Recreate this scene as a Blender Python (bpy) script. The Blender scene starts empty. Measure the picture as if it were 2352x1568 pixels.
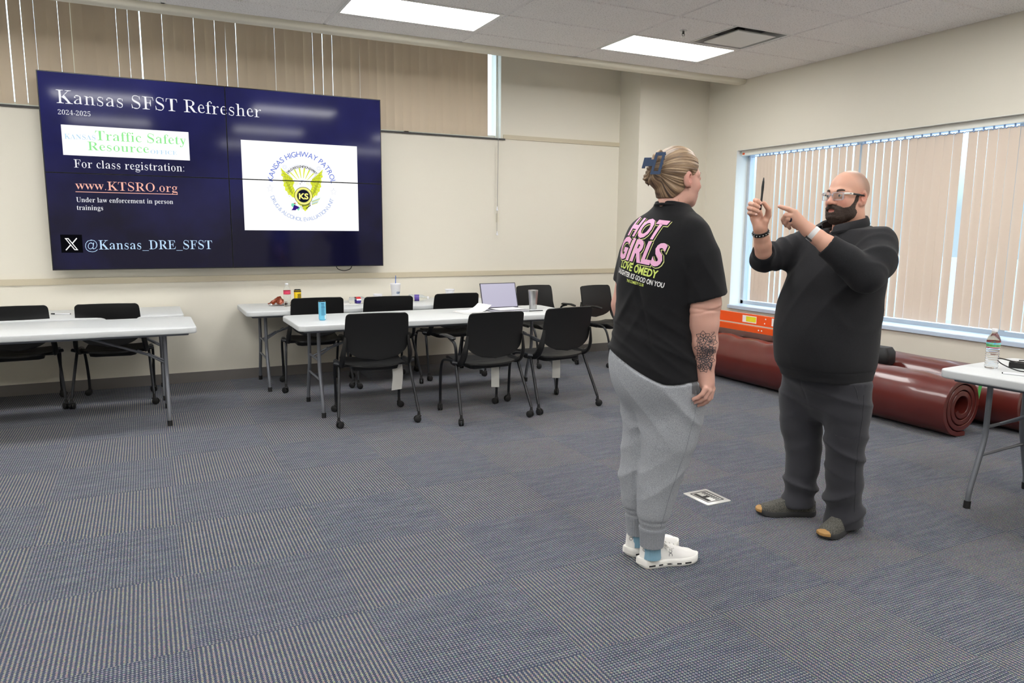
import bpy, bmesh, math, random
import numpy as np
from mathutils import Vector, Matrix
from mathutils.bvhtree import BVHTree

random.seed(7)
rng = np.random.default_rng(11)
S = bpy.context.scene
COL = S.collection
PI = math.pi

# ------------------------------------------------------------------ camera
cam_d = bpy.data.cameras.new('camera')
cam_d.sensor_width = 36.0
cam_d.lens = 25.871
cam_d.clip_start = 0.05
cam_o = bpy.data.objects.new('camera', cam_d)
COL.objects.link(cam_o)
YAW, PITCH, ROLL = 0.46127, 0.1489, 0.00774
_cy, _sy, _cp, _sp = math.cos(YAW), math.sin(YAW), math.cos(PITCH), math.sin(PITCH)
_f = Vector((_sy*_cp, _cy*_cp, -_sp)); _r = Vector((_cy, -_sy, 0)); _u = _r.cross(_f)
_R = math.cos(ROLL)*_r + math.sin(ROLL)*_u
_U = -math.sin(ROLL)*_r + math.cos(ROLL)*_u
cam_o.matrix_world = Matrix(((_R.x, _U.x, -_f.x, -6.13501), (_R.y, _U.y, -_f.y, -7.50755),
                             (_R.z, _U.z, -_f.z, 1.44706), (0, 0, 0, 1)))
S.camera = cam_o

# ------------------------------------------------------------------ world, exposure
wd = bpy.data.worlds.new('overcast_sky'); S.world = wd; wd.use_nodes = True
_nt = wd.node_tree
_bg = _nt.nodes['Background']
_tc = _nt.nodes.new('ShaderNodeTexCoord'); _sx = _nt.nodes.new('ShaderNodeSeparateXYZ')
_rp = _nt.nodes.new('ShaderNodeValToRGB')
_nt.links.new(_tc.outputs['Generated'], _sx.inputs[0]); _nt.links.new(_sx.outputs['Z'], _rp.inputs[0])
_rp.color_ramp.elements[0].position = 0.03; _rp.color_ramp.elements[0].color = (.150, .190, .222, 1)
_rp.color_ramp.elements[1].position = 0.30; _rp.color_ramp.elements[1].color = (.76, .88, 1, 1)
_nt.links.new(_rp.outputs[0], _bg.inputs[0]); _bg.inputs[1].default_value = 4.6
S.view_settings.view_transform = 'Standard'
S.view_settings.look = 'None'
S.view_settings.exposure = 0.0
S.view_settings.gamma = 1.0
S.view_settings.use_curve_mapping = False
S.cycles.use_denoising = True
S.cycles.max_bounces = 10
S.cycles.diffuse_bounces = 5
S.cycles.sample_clamp_indirect = 6.0
LAMP = 18.2          # radiance of the ceiling light diffusers

# ------------------------------------------------------------------ helpers
class MB:
    """collects vertices and faces of one mesh"""
    def __init__(s): s.v = []; s.f = []; s.m = []
    def add(s, vs, fs, mi=0):
        n = len(s.v); s.v += [tuple(map(float, p)) for p in vs]
        s.f += [tuple(i + n for i in f) for f in fs]; s.m += [mi]*len(fs)
    def box(s, x0, x1, y0, y1, z0, z1, mi=0):
        s.add([(x0,y0,z0),(x1,y0,z0),(x1,y1,z0),(x0,y1,z0),(x0,y0,z1),(x1,y0,z1),(x1,y1,z1),(x0,y1,z1)],
              [(0,3,2,1),(4,5,6,7),(0,1,5,4),(1,2,6,5),(2,3,7,6),(3,0,4,7)], mi)
    def obox(s, c, M, sx, sy, sz, mi=0):
        c = Vector(c); vs = []
        for z in (-1,1):
            for x, y in ((-1,-1),(1,-1),(1,1),(-1,1)):
                vs.append(c + M @ Vector((x*sx/2, y*sy/2, z*sz/2)))
        s.add(vs, [(0,3,2,1),(4,5,6,7),(0,1,5,4),(1,2,6,5),(2,3,7,6),(3,0,4,7)], mi)
    def rings(s, rs, close=True, cap0=True, cap1=True, mi=0):
        n = len(rs[0]); vs = [p for r in rs for p in r]; fs = []
        for i in range(len(rs)-1):
            for j in range(n if close else n-1):
                k = (j+1) % n
                fs.append((i*n+j, i*n+k, (i+1)*n+k, (i+1)*n+j))
        if cap0: fs.append(tuple(range(n))[::-1])
        if cap1: fs.append(tuple((len(rs)-1)*n + j for j in range(n)))
        s.add(vs, fs, mi)
    def tube(s, pts, r, n=8, caps=True, mi=0, flat=1.0, up=None):
        pts = [Vector(p) for p in pts]; m = len(pts)
        rr = r if hasattr(r, '__len__') else [r]*m
        rs = []; prev = None
        for i, p in enumerate(pts):
            t = (pts[min(i+1, m-1)] - pts[max(i-1, 0)]).normalized()
            if prev is None:
                a = Vector(up) if up else (Vector((0,0,1)) if abs(t.z) < .9 else Vector((1,0,0)))
            else: a = prev
            b = (a - t*a.dot(t)).normalized(); c = t.cross(b); prev = b
            rs.append([p + b*(math.cos(2*PI*j/n)*rr[i]) + c*(math.sin(2*PI*j/n)*rr[i]*flat) for j in range(n)])
        s.rings(rs, True, caps, caps, mi)
    def lathe(s, prof, n=24, c=(0,0,0), mi=0, cap0=True, cap1=True):
        rs = [[(c[0]+r*math.cos(2*PI*j/n), c[1]+r*math.sin(2*PI*j/n), c[2]+z) for j in range(n)] for r, z in prof]
        s.rings(rs, True, cap0, cap1, mi)
    def rprism(s, w, d, rad, zs, n=5, mi=0, c=(0,0)):
        """rounded rectangle lofted through (z, inset) pairs"""
        rs = []
        for z, ins in zs:
            rr = max(rad-ins, .0005); W = w/2-ins-rr; D = d/2-ins-rr; ring = []
            for k, (sx, sy) in enumerate(((1,1),(-1,1),(-1,-1),(1,-1))):
                for i in range(n+1):
                    a = PI/2*(k + i/n)
                    ring.append((c[0]+sx*W+rr*math.cos(a), c[1]+sy*D+rr*math.sin(a), z))
            rs.append(ring)
        s.rings(rs, mi=mi)
    def sphere(s, c, r, n=10, m=6, mi=0):
        rx, ry, rz = r if hasattr(r, '__len__') else (r, r, r)
        rs = []
        for i in range(1, m):
            a = PI*i/m
            rs.append([(c[0]+rx*math.sin(a)*math.cos(2*PI*j/n), c[1]+ry*math.sin(a)*math.sin(2*PI*j/n), c[2]-rz*math.cos(a)) for j in range(n)])
        s.rings(rs, mi=mi)
    def sheet(s, grid, th, mi=0):
        """thick sheet from a grid of points, offset along its normals"""
        g = np.array(grid, float); nu, nv = g.shape[:2]
        du = np.gradient(g, axis=0); dv = np.gradient(g, axis=1)
        nn = np.cross(du, dv); nn /= np.linalg.norm(nn, axis=2, keepdims=True)+1e-12
        a = g+nn*th/2; b = g-nn*th/2
        vs = list(a.reshape(-1,3))+list(b.reshape(-1,3)); N = nu*nv; fs = []
        for i in range(nu-1):
            for j in range(nv-1):
                q = (i*nv+j, (i+1)*nv+j, (i+1)*nv+j+1, i*nv+j+1)
                fs.append(q); fs.append(tuple(N+k for k in q[::-1]))
        edge = [(i, 0) for i in range(nu)]+[(nu-1, j) for j in range(1, nv)]+[(i, nv-1) for i in range(nu-2,-1,-1)]+[(0, j) for j in range(nv-2,0,-1)]
        e = [i*nv+j for i, j in edge]
        for k in range(len(e)):
            p, q = e[k], e[(k+1) % len(e)]
            fs.append((q, p, N+p, N+q))
        s.add(vs, fs, mi)
    def mesh(s, name, mats, smooth=True, angle=40):
        me = bpy.data.meshes.new(name); me.from_pydata(s.v, [], s.f)
        for m in (mats if isinstance(mats, (list, tuple)) else [mats]): me.materials.append(m)
        if any(s.m): me.polygons.foreach_set('material_index', s.m)
        bm = bmesh.new(); bm.from_mesh(me); bmesh.ops.recalc_face_normals(bm, faces=bm.faces); bm.to_mesh(me); bm.free()
        if smooth:
            me.shade_smooth(); me.set_sharp_from_angle(angle=math.radians(angle))
        me.update(); return me
    def obj(s, name, mats, parent=None, **kw): return link(name, s.mesh(name, mats, **kw), parent)

def link(name, me, parent=None):
    o = bpy.data.objects.new(name, me); COL.objects.link(o)
    if parent: o.parent = parent
    return o
def tag(o, label=None, cat=None, group=None, kind=None):
    if label: o['label'] = label
    if cat: o['category'] = cat
    if group: o['group'] = group
    if kind: o['kind'] = kind
    return o
def thing(name, label, cat, loc=(0,0,0), rz=0., group=None):
    o = bpy.data.objects.new(name, None); COL.objects.link(o); o.empty_display_size = .1
    o.location = loc; o.rotation_euler = (0,0,rz)
    return tag(o, label, cat, group)
def copy_tree(o, parent=None):
    c = o.copy(); COL.objects.link(c)
    if parent: c.parent = parent
    for ch in list(o.children): copy_tree(ch, c)
    return c
def spline(pts, n=8):
    """Catmull-Rom through points"""
    P = [np.array(p, float) for p in pts]; P = [2*P[0]-P[1]]+P+[2*P[-1]-P[-2]]; out = []
    for i in range(1, len(P)-2):
        for k in range(n):
            t = k/n; a, b, c, d = P[i-1:i+3]
            out.append(.5*((2*b)+(c-a)*t+(2*a-5*b+4*c-d)*t*t+(3*b-a-3*c+d)*t**3))
    out.append(P[-2]); return [tuple(p) for p in out]

# ------------------------------------------------------------------ materials
def lin(r, g, b):
    f = lambda c: (c/255/12.92) if c/255 <= .04045 else ((c/255+.055)/1.055)**2.4
    return (f(r), f(g), f(b), 1)
def mat(name, col, rough=.5, metal=0., spec=.5, bump=0., bscale=200., var=0., vscale=8., sheen=0., sss=0., stretch=None, emit=None, est=0., trans=0., ior=1.45, coat=0.):
    m = bpy.data.materials.new(name); m.use_nodes = True; nt = m.node_tree; b = nt.nodes['Principled BSDF']
    b.inputs['Base Color'].default_value = col; b.inputs['Roughness'].default_value = rough
    b.inputs['Metallic'].default_value = metal; b.inputs['Specular IOR Level'].default_value = spec
    if sheen: b.inputs['Sheen Weight'].default_value = sheen
    if coat: b.inputs['Coat Weight'].default_value = coat
    if sss:
        b.inputs['Subsurface Weight'].default_value = sss; b.inputs['Subsurface Radius'].default_value = (.012,.005,.003); b.inputs['Subsurface Scale'].default_value = 1.
    if trans: b.inputs['Transmission Weight'].default_value = trans; b.inputs['IOR'].default_value = ior
    if emit: b.inputs['Emission Color'].default_value = emit; b.inputs['Emission Strength'].default_value = est
    if bump or var:
        tc = nt.nodes.new('ShaderNodeTexCoord'); mp = nt.nodes.new('ShaderNodeMapping'); nt.links.new(tc.outputs['Object'], mp.inputs[0])
        if stretch: mp.inputs['Scale'].default_value = stretch
        if var:
            n = nt.nodes.new('ShaderNodeTexNoise'); n.inputs['Scale'].default_value = vscale; n.inputs['Detail'].default_value = 5
            nt.links.new(mp.outputs[0], n.inputs[0])
            mx = nt.nodes.new('ShaderNodeMix'); mx.data_type = 'RGBA'
            mx.inputs[6].default_value = tuple(max(0, c*(1-var)) for c in col[:3])+(1,); mx.inputs[7].default_value = tuple(min(1, c*(1+var)) for c in col[:3])+(1,)
            nt.links.new(n.outputs[0], mx.inputs[0]); nt.links.new(mx.outputs[2], b.inputs['Base Color'])
        if bump:
            n2 = nt.nodes.new('ShaderNodeTexNoise'); n2.inputs['Scale'].default_value = bscale; n2.inputs['Detail'].default_value = 3
            nt.links.new(mp.outputs[0], n2.inputs[0])
            bp = nt.nodes.new('ShaderNodeBump'); bp.inputs['Strength'].default_value = bump; bp.inputs['Distance'].default_value = .002
            nt.links.new(n2.outputs[0], bp.inputs['Height']); nt.links.new(bp.outputs[0], b.inputs['Normal'])
    return m
def emis(name, col, st):
    m = bpy.data.materials.new(name); m.use_nodes = True; nt = m.node_tree; nt.nodes.remove(nt.nodes['Principled BSDF'])
    e = nt.nodes.new('ShaderNodeEmission'); e.inputs[0].default_value = col; e.inputs[1].default_value = st
    nt.links.new(e.outputs[0], nt.nodes['Material Output'].inputs[0]); return m

M_wall = mat('painted_wall', lin(224,219,205), .62, bump=.12, bscale=140, var=.015, vscale=1.3)
M_rail = mat('tan_chair_rail', lin(199,189,165), .5, bump=.05, bscale=60)
M_base = mat('grey_rubber_baseboard', lin(108,104,101), .5, var=.08, vscale=6)
M_white_trim = mat('white_painted_trim', lin(232,232,224), .45)
M_soffit = mat('soffit_paint', lin(226,221,204), .55, bump=.08, bscale=120)
M_tee = mat('ceiling_tee', lin(226,223,220), .5)
M_dark = mat('dark_metal_edge', lin(62,60,60), .45, metal=.3)
M_alu = mat('aluminium_frame', lin(196,203,210), .4, metal=.3)
M_sill = mat('pale_blue_sill', lin(196,212,232), .3, spec=.6)
M_table = mat('grey_white_plastic', lin(208,211,212), .42, bump=.15, bscale=260, var=.02, vscale=30)
M_tleg = mat('grey_hammertone', lin(112,115,122), .42, metal=.35, bump=.25, bscale=260)
M_rubber = mat('black_rubber', lin(20,20,21), .6)
M_blackp = mat('black_chair_plastic', lin(17,17,18), .5, bump=.12, bscale=420, spec=.4)
M_tube = mat('charcoal_steel_tube', lin(40,41,44), .3, metal=.45)
M_steel = mat('brushed_steel', lin(190,190,190), .28, metal=1., var=.1, vscale=40, stretch=(1,1,.05))
M_paper = mat('white_paper', lin(240,240,238), .6)
M_gloss_white = mat('white_foam', lin(236,236,240), .55)
M_cord = mat('black_cable', lin(12,12,13), .45)

def ceiling_tile_mat():
    m = mat('acoustic_tile', lin(236,233,230), .75, var=.03, vscale=5); nt = m.node_tree; b = nt.nodes['Principled BSDF']
    tc = nt.nodes.new('ShaderNodeTexCoord'); v = nt.nodes.new('ShaderNodeTexNoise'); v.inputs['Scale'].default_value = 95; v.inputs['Detail'].default_value = 1
    r = nt.nodes.new('ShaderNodeValToRGB'); r.color_ramp.elements[0].position = .33; r.color_ramp.elements[1].position = .42
    r.color_ramp.elements[0].color = (.70,.69,.68,1); r.color_ramp.elements[1].color = (1,1,1,1)
    old = b.inputs['Base Color'].links[0].from_socket
    mx = nt.nodes.new('ShaderNodeMix'); mx.data_type = 'RGBA'; mx.blend_type = 'MULTIPLY'; mx.inputs[0].default_value = 1
    nt.links.new(tc.outputs['Object'], v.inputs[0]); nt.links.new(v.outputs[0], r.inputs[0])
    nt.links.new(old, mx.inputs[6]); nt.links.new(r.outputs[0], mx.inputs[7]); nt.links.new(mx.outputs[2], b.inputs['Base Color'])
    bp = nt.nodes.new('ShaderNodeBump'); bp.inputs['Strength'].default_value = .5; bp.inputs['Distance'].default_value = .002
    nt.links.new(r.outputs[0], bp.inputs['Height']); nt.links.new(bp.outputs[0], b.inputs['Normal'])
    return m
M_tile = ceiling_tile_mat()

def node_math(nt, op, a, b=None, c=None):
    n = nt.nodes.new('ShaderNodeMath'); n.operation = op
    for i, x in enumerate((a, b, c)):
        if x is None: continue
        if isinstance(x, (int, float)): n.inputs[i].default_value = x
        else: nt.links.new(x, n.inputs[i])
    return n.outputs[0]

def carpet_mat(name, striped):
    m = bpy.data.materials.new(name); m.use_nodes = True; nt = m.node_tree; b = nt.nodes['Principled BSDF']
    b.inputs['Roughness'].default_value = .95; b.inputs['Specular IOR Level'].default_value = .15; b.inputs['Sheen Weight'].default_value = .15
    L = nt.links; tc = nt.nodes.new('ShaderNodeTexCoord'); sp = nt.nodes.new('ShaderNodeSeparateXYZ'); L.new(tc.outputs['Object'], sp.inputs[0])
    geo = nt.nodes.new('ShaderNodeNewGeometry')
    X, Y = sp.outputs[0], sp.outputs[1]
    def noise(scale, sc=(1,1,1), det=2, src=None):
        mp = nt.nodes.new('ShaderNodeMapping'); mp.inputs['Scale'].default_value = sc; L.new(src or geo.outputs['Position'], mp.inputs[0])
        n = nt.nodes.new('ShaderNodeTexNoise'); n.inputs['Scale'].default_value = scale; n.inputs['Detail'].default_value = det
        L.new(mp.outputs[0], n.inputs[0]); return n
    def sine(sock, period, ph=0.): return node_math(nt, 'SINE', node_math(nt, 'MULTIPLY_ADD', sock, 2*PI/period, ph))
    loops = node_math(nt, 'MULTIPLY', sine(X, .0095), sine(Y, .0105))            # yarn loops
    fine = noise(170, (1,1,1)); broad = noise(5, (1,3,1), 3); bandn = noise(16, (.35,2.2,1), 2)
    if striped:
        s = sine(X, .61/40, 1.2)
        s = node_math(nt, 'ADD', s, node_math(nt, 'MULTIPLY', node_math(nt, 'SUBTRACT', fine.outputs[0], .5), 2.5))
        s = node_math(nt, 'ADD', s, node_math(nt, 'MULTIPLY', sine(Y, .011), .35))
        s = node_math(nt, 'ADD', s, node_math(nt, 'MULTIPLY', node_math(nt, 'SUBTRACT', bandn.outputs[0], .5), .8))
        s = node_math(nt, 'SUBTRACT', s, .26)
        k = 1.9; base = lin(56,71,100); hi = lin(150,141,126)
    else:
        s = node_math(nt, 'MULTIPLY', sine(X, .0127), 1.0)
        s = node_math(nt, 'ADD', s, node_math(nt, 'MULTIPLY', sine(Y, .0125), .9))
        s = node_math(nt, 'ADD', s, node_math(nt, 'MULTIPLY', node_math(nt, 'SUBTRACT', fine.outputs[0], .5), 2.6))
        s = node_math(nt, 'ADD', s, node_math(nt, 'MULTIPLY', node_math(nt, 'SUBTRACT', bandn.outputs[0], .5), 1.6))
        s = node_math(nt, 'SUBTRACT', s, .42)
        k = 1.5; base = lin(52,65,92); hi = lin(144,144,146)
    mask = nt.nodes.new('ShaderNodeMapRange'); L.new(s, mask.inputs[0]); mask.inputs[1].default_value = -1/k; mask.inputs[2].default_value = 1/k
    cb = nt.nodes.new('ShaderNodeMix'); cb.data_type = 'RGBA'; cb.inputs[6].default_value = tuple(c*.62 for c in base[:3])+(1,); cb.inputs[7].default_value = tuple(c*1.3 for c in base[:3])+(1,)
    L.new(broad.outputs[0], cb.inputs[0])
    spk = noise(120, (1,1,1), 0); rr = nt.nodes.new('ShaderNodeValToRGB'); L.new(spk.outputs[1], rr.inputs[0])
    hv = nt.nodes.new('ShaderNodeMix'); hv.data_type = 'RGBA'; hv.inputs[0].default_value = .30; hv.inputs[6].default_value = hi; L.new(spk.outputs[1], hv.inputs[7])
    mx = nt.nodes.new('ShaderNodeMix'); mx.data_type = 'RGBA'; L.new(mask.outputs[0], mx.inputs[0]); L.new(cb.outputs[2], mx.inputs[6]); L.new(hv.outputs[2], mx.inputs[7])
    dk = nt.nodes.new('ShaderNodeMix'); dk.data_type = 'RGBA'; dk.blend_type = 'MULTIPLY'; dk.inputs[0].default_value = 1
    lp = nt.nodes.new('ShaderNodeMapRange'); L.new(loops, lp.inputs[0]); lp.inputs[1].default_value = -1; lp.inputs[2].default_value = 1; lp.inputs[3].default_value = .42; lp.inputs[4].default_value = 1.0  # shadows between the yarn loops, multiplied into the colour
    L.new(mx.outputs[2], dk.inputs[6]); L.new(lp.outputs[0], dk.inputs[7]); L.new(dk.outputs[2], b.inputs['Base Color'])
    bp = nt.nodes.new('ShaderNodeBump'); bp.inputs['Strength'].default_value = .6; bp.inputs['Distance'].default_value = .003
    h = node_math(nt, 'ADD', loops, node_math(nt, 'MULTIPLY', fine.outputs[0], 1.5)); L.new(h, bp.inputs['Height']); L.new(bp.outputs[0], b.inputs['Normal'])
    return m
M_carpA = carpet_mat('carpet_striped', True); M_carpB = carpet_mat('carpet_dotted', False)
M_slab = mat('carpet_backing', lin(70,76,92), .95)

# ------------------------------------------------------------------ room shell
RX0, RY0, RECESS = -10.6, -10.8, 3.72      # left wall, rear wall, top of the blind recess
SX0, SX1, SZ1 = -9.6, -2.56, 3.50          # opening behind the back blinds
SZ0 = 2.4426
b = MB(); b.box(RX0-.2, .25, RY0-.2, .25, -.2, -.006); floor = tag(b.obj('floor', M_slab, smooth=False), kind='structure')
tileme = []
for mm in (M_carpA, M_carpB):
    b = MB(); h = .30485
    b.rings([[(-h,-h,-.006),(h,-h,-.006),(h,h,-.006),(-h,h,-.006)],[(-h,-h,-.0006),(h,-h,-.0006),(h,h,-.0006),(-h,h,-.0006)],
             [(-h+.0006,-h+.0006,0),(h-.0006,-h+.0006,0),(h-.0006,h-.0006,0),(-h+.0006,h-.0006,0)]])
    tileme.append(b.mesh('carpet_tile', mm, smooth=False))
def in_view(p, mx=.08):
    d = Vector(p)-cam_o.location; z = d.dot(_f)
    if z < .25: return False
    x = d.dot(_R)/z*1690.2/2352; y = d.dot(_U)/z*1690.2/2352
    return abs(x) < .5+mx and abs(y) < .3334+mx
nt_ = 0
for i in range(-9, 11):
    for j in range(-11, 8):
        cx, cy_ = -6.065+.61*(i+.5), -4.28+.61*(j+.5)
        if cx-.3 > 0 or cy_-.3 > 0 or cx+.3 < RX0 or cy_+.3 < RY0: continue
        if not any(in_view((cx+a, cy_+c, 0)) for a in (-.3,0,.3) for c in (-.3,0,.3)):
            if not (-8.6 < cx and -8.2 < cy_): continue
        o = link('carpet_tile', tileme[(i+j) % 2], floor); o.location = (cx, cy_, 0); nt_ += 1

# back wall: below the sill, right of the opening, left of it, above it
bk = MB()
bk.box(RX0-.2, .25, 0, .25, -.2, SZ0); bk.box(SX1, .25, 0, .25, SZ0, 4.0); bk.box(RX0-.2, SX0, 0, .25, SZ0, 4.0); bk.box(SX0, SX1, 0, .25, SZ1, 4.0)
wall_back = tag(bk.obj('wall_back', M_wall, smooth=False), kind='structure')
b = MB(); b.box(-1.0, 0, -.395, 0, 0, 4.0); b.obj('pilaster', M_wall, wall_back, smooth=False)
# right wall with its window hole
WY0, WY1, WZ0, WZ1 = -6.9, -.901, .61, 2.379
b = MB(); b.box(0, .25, RY0-.2, .25, -.2, WZ0); b.box(0, .25, RY0-.2, .25, WZ1, 4.0); b.box(0, .25, WY1, .25, WZ0, WZ1); b.box(0, .25, RY0-.2, WY0, WZ0, WZ1)
wall_right = tag(b.obj('wall_right', M_wall, smooth=False), kind='structure')
b = MB(); b.box(RX0-.2, RX0, RY0-.2, .25, -.2, 4.0); tag(b.obj('wall_left', M_wall, smooth=False), kind='structure')
b = MB(); b.box(RX0, 0, RY0-.2, RY0, -.2, 4.0); tag(b.obj('wall_front', M_wall, smooth=False), kind='structure')
# rails and baseboards
b = MB(); b.box(RX0, -1.0, -.012, 0, .955, 1.008); b.box(-1.012, 0, -.407, -.395, .955, 1.008); b.box(-1.012, -1.0, -.407, 0, .955, 1.008)
tag(b.obj('trim_1', M_rail, smooth=False), kind='structure')
b = MB(); b.box(SX1+.03, -1.0, -.010, 0, 2.447, 2.493); tag(b.obj('trim_2', M_rail, smooth=False), kind='structure')
def skirting(name, x0, x1, y0, y1):
    b = MB(); b.box(x0, x1, y0, y1, 0, .098); return tag(b.obj(name, M_base, smooth=False), kind='structure')
skirting('baseboard_back', RX0, -1.0, -.010, 0); skirting('baseboard_pilaster', -1.01, -.01, -.405, -.395); skirting('baseboard_right', -.010, 0, RY0, -.395)
b = MB(); b.box(-1.01, -1.0, -.395, -.010, 0, .098); tag(b.obj('baseboard_pilaster_side', M_base, smooth=False), kind='structure')

# ceiling: tiles hung in a grid, soffit edge towards the blinds, deep recess behind it
CZ = 3.142; CY1 = -1.0
b = MB(); b.box(RX0-.2, .25, RY0-.2, -.86, 3.30, 3.45); b.box(RX0-.2, .25, -.86, .25, RECESS, RECESS+.15)
ceiling = tag(b.obj('ceiling', M_tile, smooth=False), kind='structure')
gx = [-1.0224-1.2192*k for k in range(-1, 9)]; gy = [-1.373-.6096*k for k in range(-1, 17)]
lights = [(-1.632-2.4384*i, -1.6778-2.4384*j) for i in range(4) for j in range(4)]
VENT = (-1.327, -2.2874)
nct = 0; extra = MB()
for i in range(len(gx)-1):
    for j in range(len(gy)-1):
        x1, x0, y1, y0 = min(gx[i], -.004), gx[i+1], min(gy[j], CY1-.02), gy[j+1]
        if x1-x0 < .05 or y1-y0 < .05 or x0 < RX0: continue
        cx, cy_ = (gx[i]+gx[i+1])/2, (gy[j]+gy[j+1])/2
        if any(abs(cx-l[0]) < .3 and abs(cy_-l[1]) < .2 for l in lights): continue
        if abs(VENT[0]-cx) < .62 and abs(VENT[1]-cy_) < .1: x1 = min(x1, VENT[0]-.3048)
        b = MB(); e = .012
        b.rings([[(x0+e,y0+e,CZ+.02),(x1-e,y0+e,CZ+.02),(x1-e,y1-e,CZ+.02),(x0+e,y1-e,CZ+.02)],
                 [(x0+e,y0+e,CZ+.0005),(x1-e,y0+e,CZ+.0005),(x1-e,y1-e,CZ+.0005),(x0+e,y1-e,CZ+.0005)],
                 [(x0+e+.008,y0+e+.008,CZ-.006),(x1-e-.008,y0+e+.008,CZ-.006),(x1-e-.008,y1-e-.008,CZ-.006),(x0+e+.008,y1-e-.008,CZ-.006)]])
        if any(in_view((x, y, CZ), .1) for x in np.linspace(x0, x1, 4) for y in np.linspace(y0, y1, 3)):
            b.obj('ceiling_tile', M_tile, ceiling, smooth=False); nct += 1
        else: extra.add(b.v, b.f)
tag(extra.obj('ceiling_tiles_behind_camera', M_tile, ceiling, smooth=False), kind='stuff')
for x in gx[1:]:
    if x > RX0:
        b = MB(); b.box(x-.0119, x+.0119, RY0, CY1, CZ, CZ+.03); b.obj('tee_bar', M_tee, ceiling, smooth=False)
for y in gy:
    if y < CY1-.03 and y > RY0:
        b = MB(); b.box(RX0, -.02, y-.0119, y+.0119, CZ+.0002, CZ+.03); b.obj('tee_bar', M_tee, ceiling, smooth=False)
b = MB(); b.box(-.022, 0, RY0, CY1, CZ, CZ+.03); b.box(RX0, 0, CY1-.022, CY1, CZ, CZ+.03); b.obj('wall_angle', M_tee, ceiling, smooth=False)
# soffit: bullnosed edge
prof = [(CY1, 3.30), (CY1, 3.128)]+[(CY1+.034-.034*math.cos(a), 3.122-.026*math.sin(a)) for a in np.linspace(0, PI/2, 6)]+[(CY1+.12, 3.096)]+[(CY1+.12+.02*math.sin(a), 3.116-.02*math.cos(a)) for a in np.linspace(.2, PI/2, 4)]+[(CY1+.14, 3.72), (CY1+.02, 3.72), (CY1+.02, 3.30)]
b = MB(); b.rings([[(x, y, z) for y, z in prof] for x in (RX0, 0.)]); tag(b.obj('trim_3', M_soffit, angle=50), kind='structure')

# ------------------------------------------------------------------ ceiling lights, vent, sprinkler
M_lamp = emis('light_diffuser', (1, .99, .97, 1), LAMP)
M_lframe = mat('light_frame', lin(225,224,220), .4)
fb = MB()
for (x0, x1, y0, y1) in ((-.5976,.5976,-.2928,-.262),(-.5976,.5976,.262,.2928),(-.5976,-.572,-.262,.262),(.572,.5976,-.262,.262)): fb.box(x0, x1, y0, y1, -.004, .03)
fb.box(-.5976, .5976, -.2928, .2928, .03, .06); fme = fb.mesh('frame', M_lframe, smooth=False)
db = MB(); db.box(-.5715, .5715, -.2615, .2615, .0005, .006); dme = db.mesh('diffuser', M_lamp, smooth=False)
for k, (x, y) in enumerate(lights):
    lab = {0: 'white ceiling panel light beside the square air vent', 4: 'large white ceiling panel light cut off by the top of the photo'}.get(k, 'white ceiling panel light outside the picture')
    t = thing('ceiling_light', lab, 'ceiling light', (x, y, CZ), 0, 'ceiling panel lights')
    link('frame', fme, t); link('diffuser', dme, t)
t = thing('air_vent', 'square white ceiling air vent with dark slots on two sides', 'vent', (VENT[0], VENT[1], CZ))
b = MB()
for (x0, x1, y0, y1) in ((-.3,.3,-.3,-.285),(-.3,.3,.285,.3),(-.3,-.285,-.285,.285),(.285,.3,-.285,.285)): b.box(x0, x1, y0, y1, -.003, .09)
b.obj('vent_frame', M_lframe, t, smooth=False)
b = MB(); b.box(-.285, .285, -.285, .285, .085, .09); b.obj('duct_back', M_rubber, t, smooth=False)
b = MB(); b.rings([[(-s,-s,z),(s,-s,z),(s,s,z),(-s,s,z)] for s, z in ((.200,.006),(.214,-.006),(.214,-.012))]); b.obj('face_plate', M_lframe, t, smooth=False)
b = MB(); b.box(-.03, .03, -.03, .03, .004, .09); b.obj('plate_hanger', M_dark, t, smooth=False)
t = thing('sprinkler_head', 'small metal fire sprinkler hanging from the ceiling tile', 'sprinkler', (-1.94, -2.28, CZ-.006))
b = MB(); b.lathe([(.032,0),(.03,-.006),(.012,-.008)], 16); b.obj('escutcheon', M_steel, t)
b = MB(); b.lathe([(.009,-.006),(.009,-.022),(.006,-.03)], 10); b.tube([(.008,0,-.02),(.014,0,-.034),(.004,0,-.05)], .0025, 6); b.tube([(-.008,0,-.02),(-.014,0,-.034),(-.004,0,-.05)], .0025, 6); b.obj('frame_arm', M_dark, t)
b = MB(); b.lathe([(.003,-.048),(.019,-.052),(.019,-.054),(.003,-.055)], 12); b.obj('deflector', M_steel, t)

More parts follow.
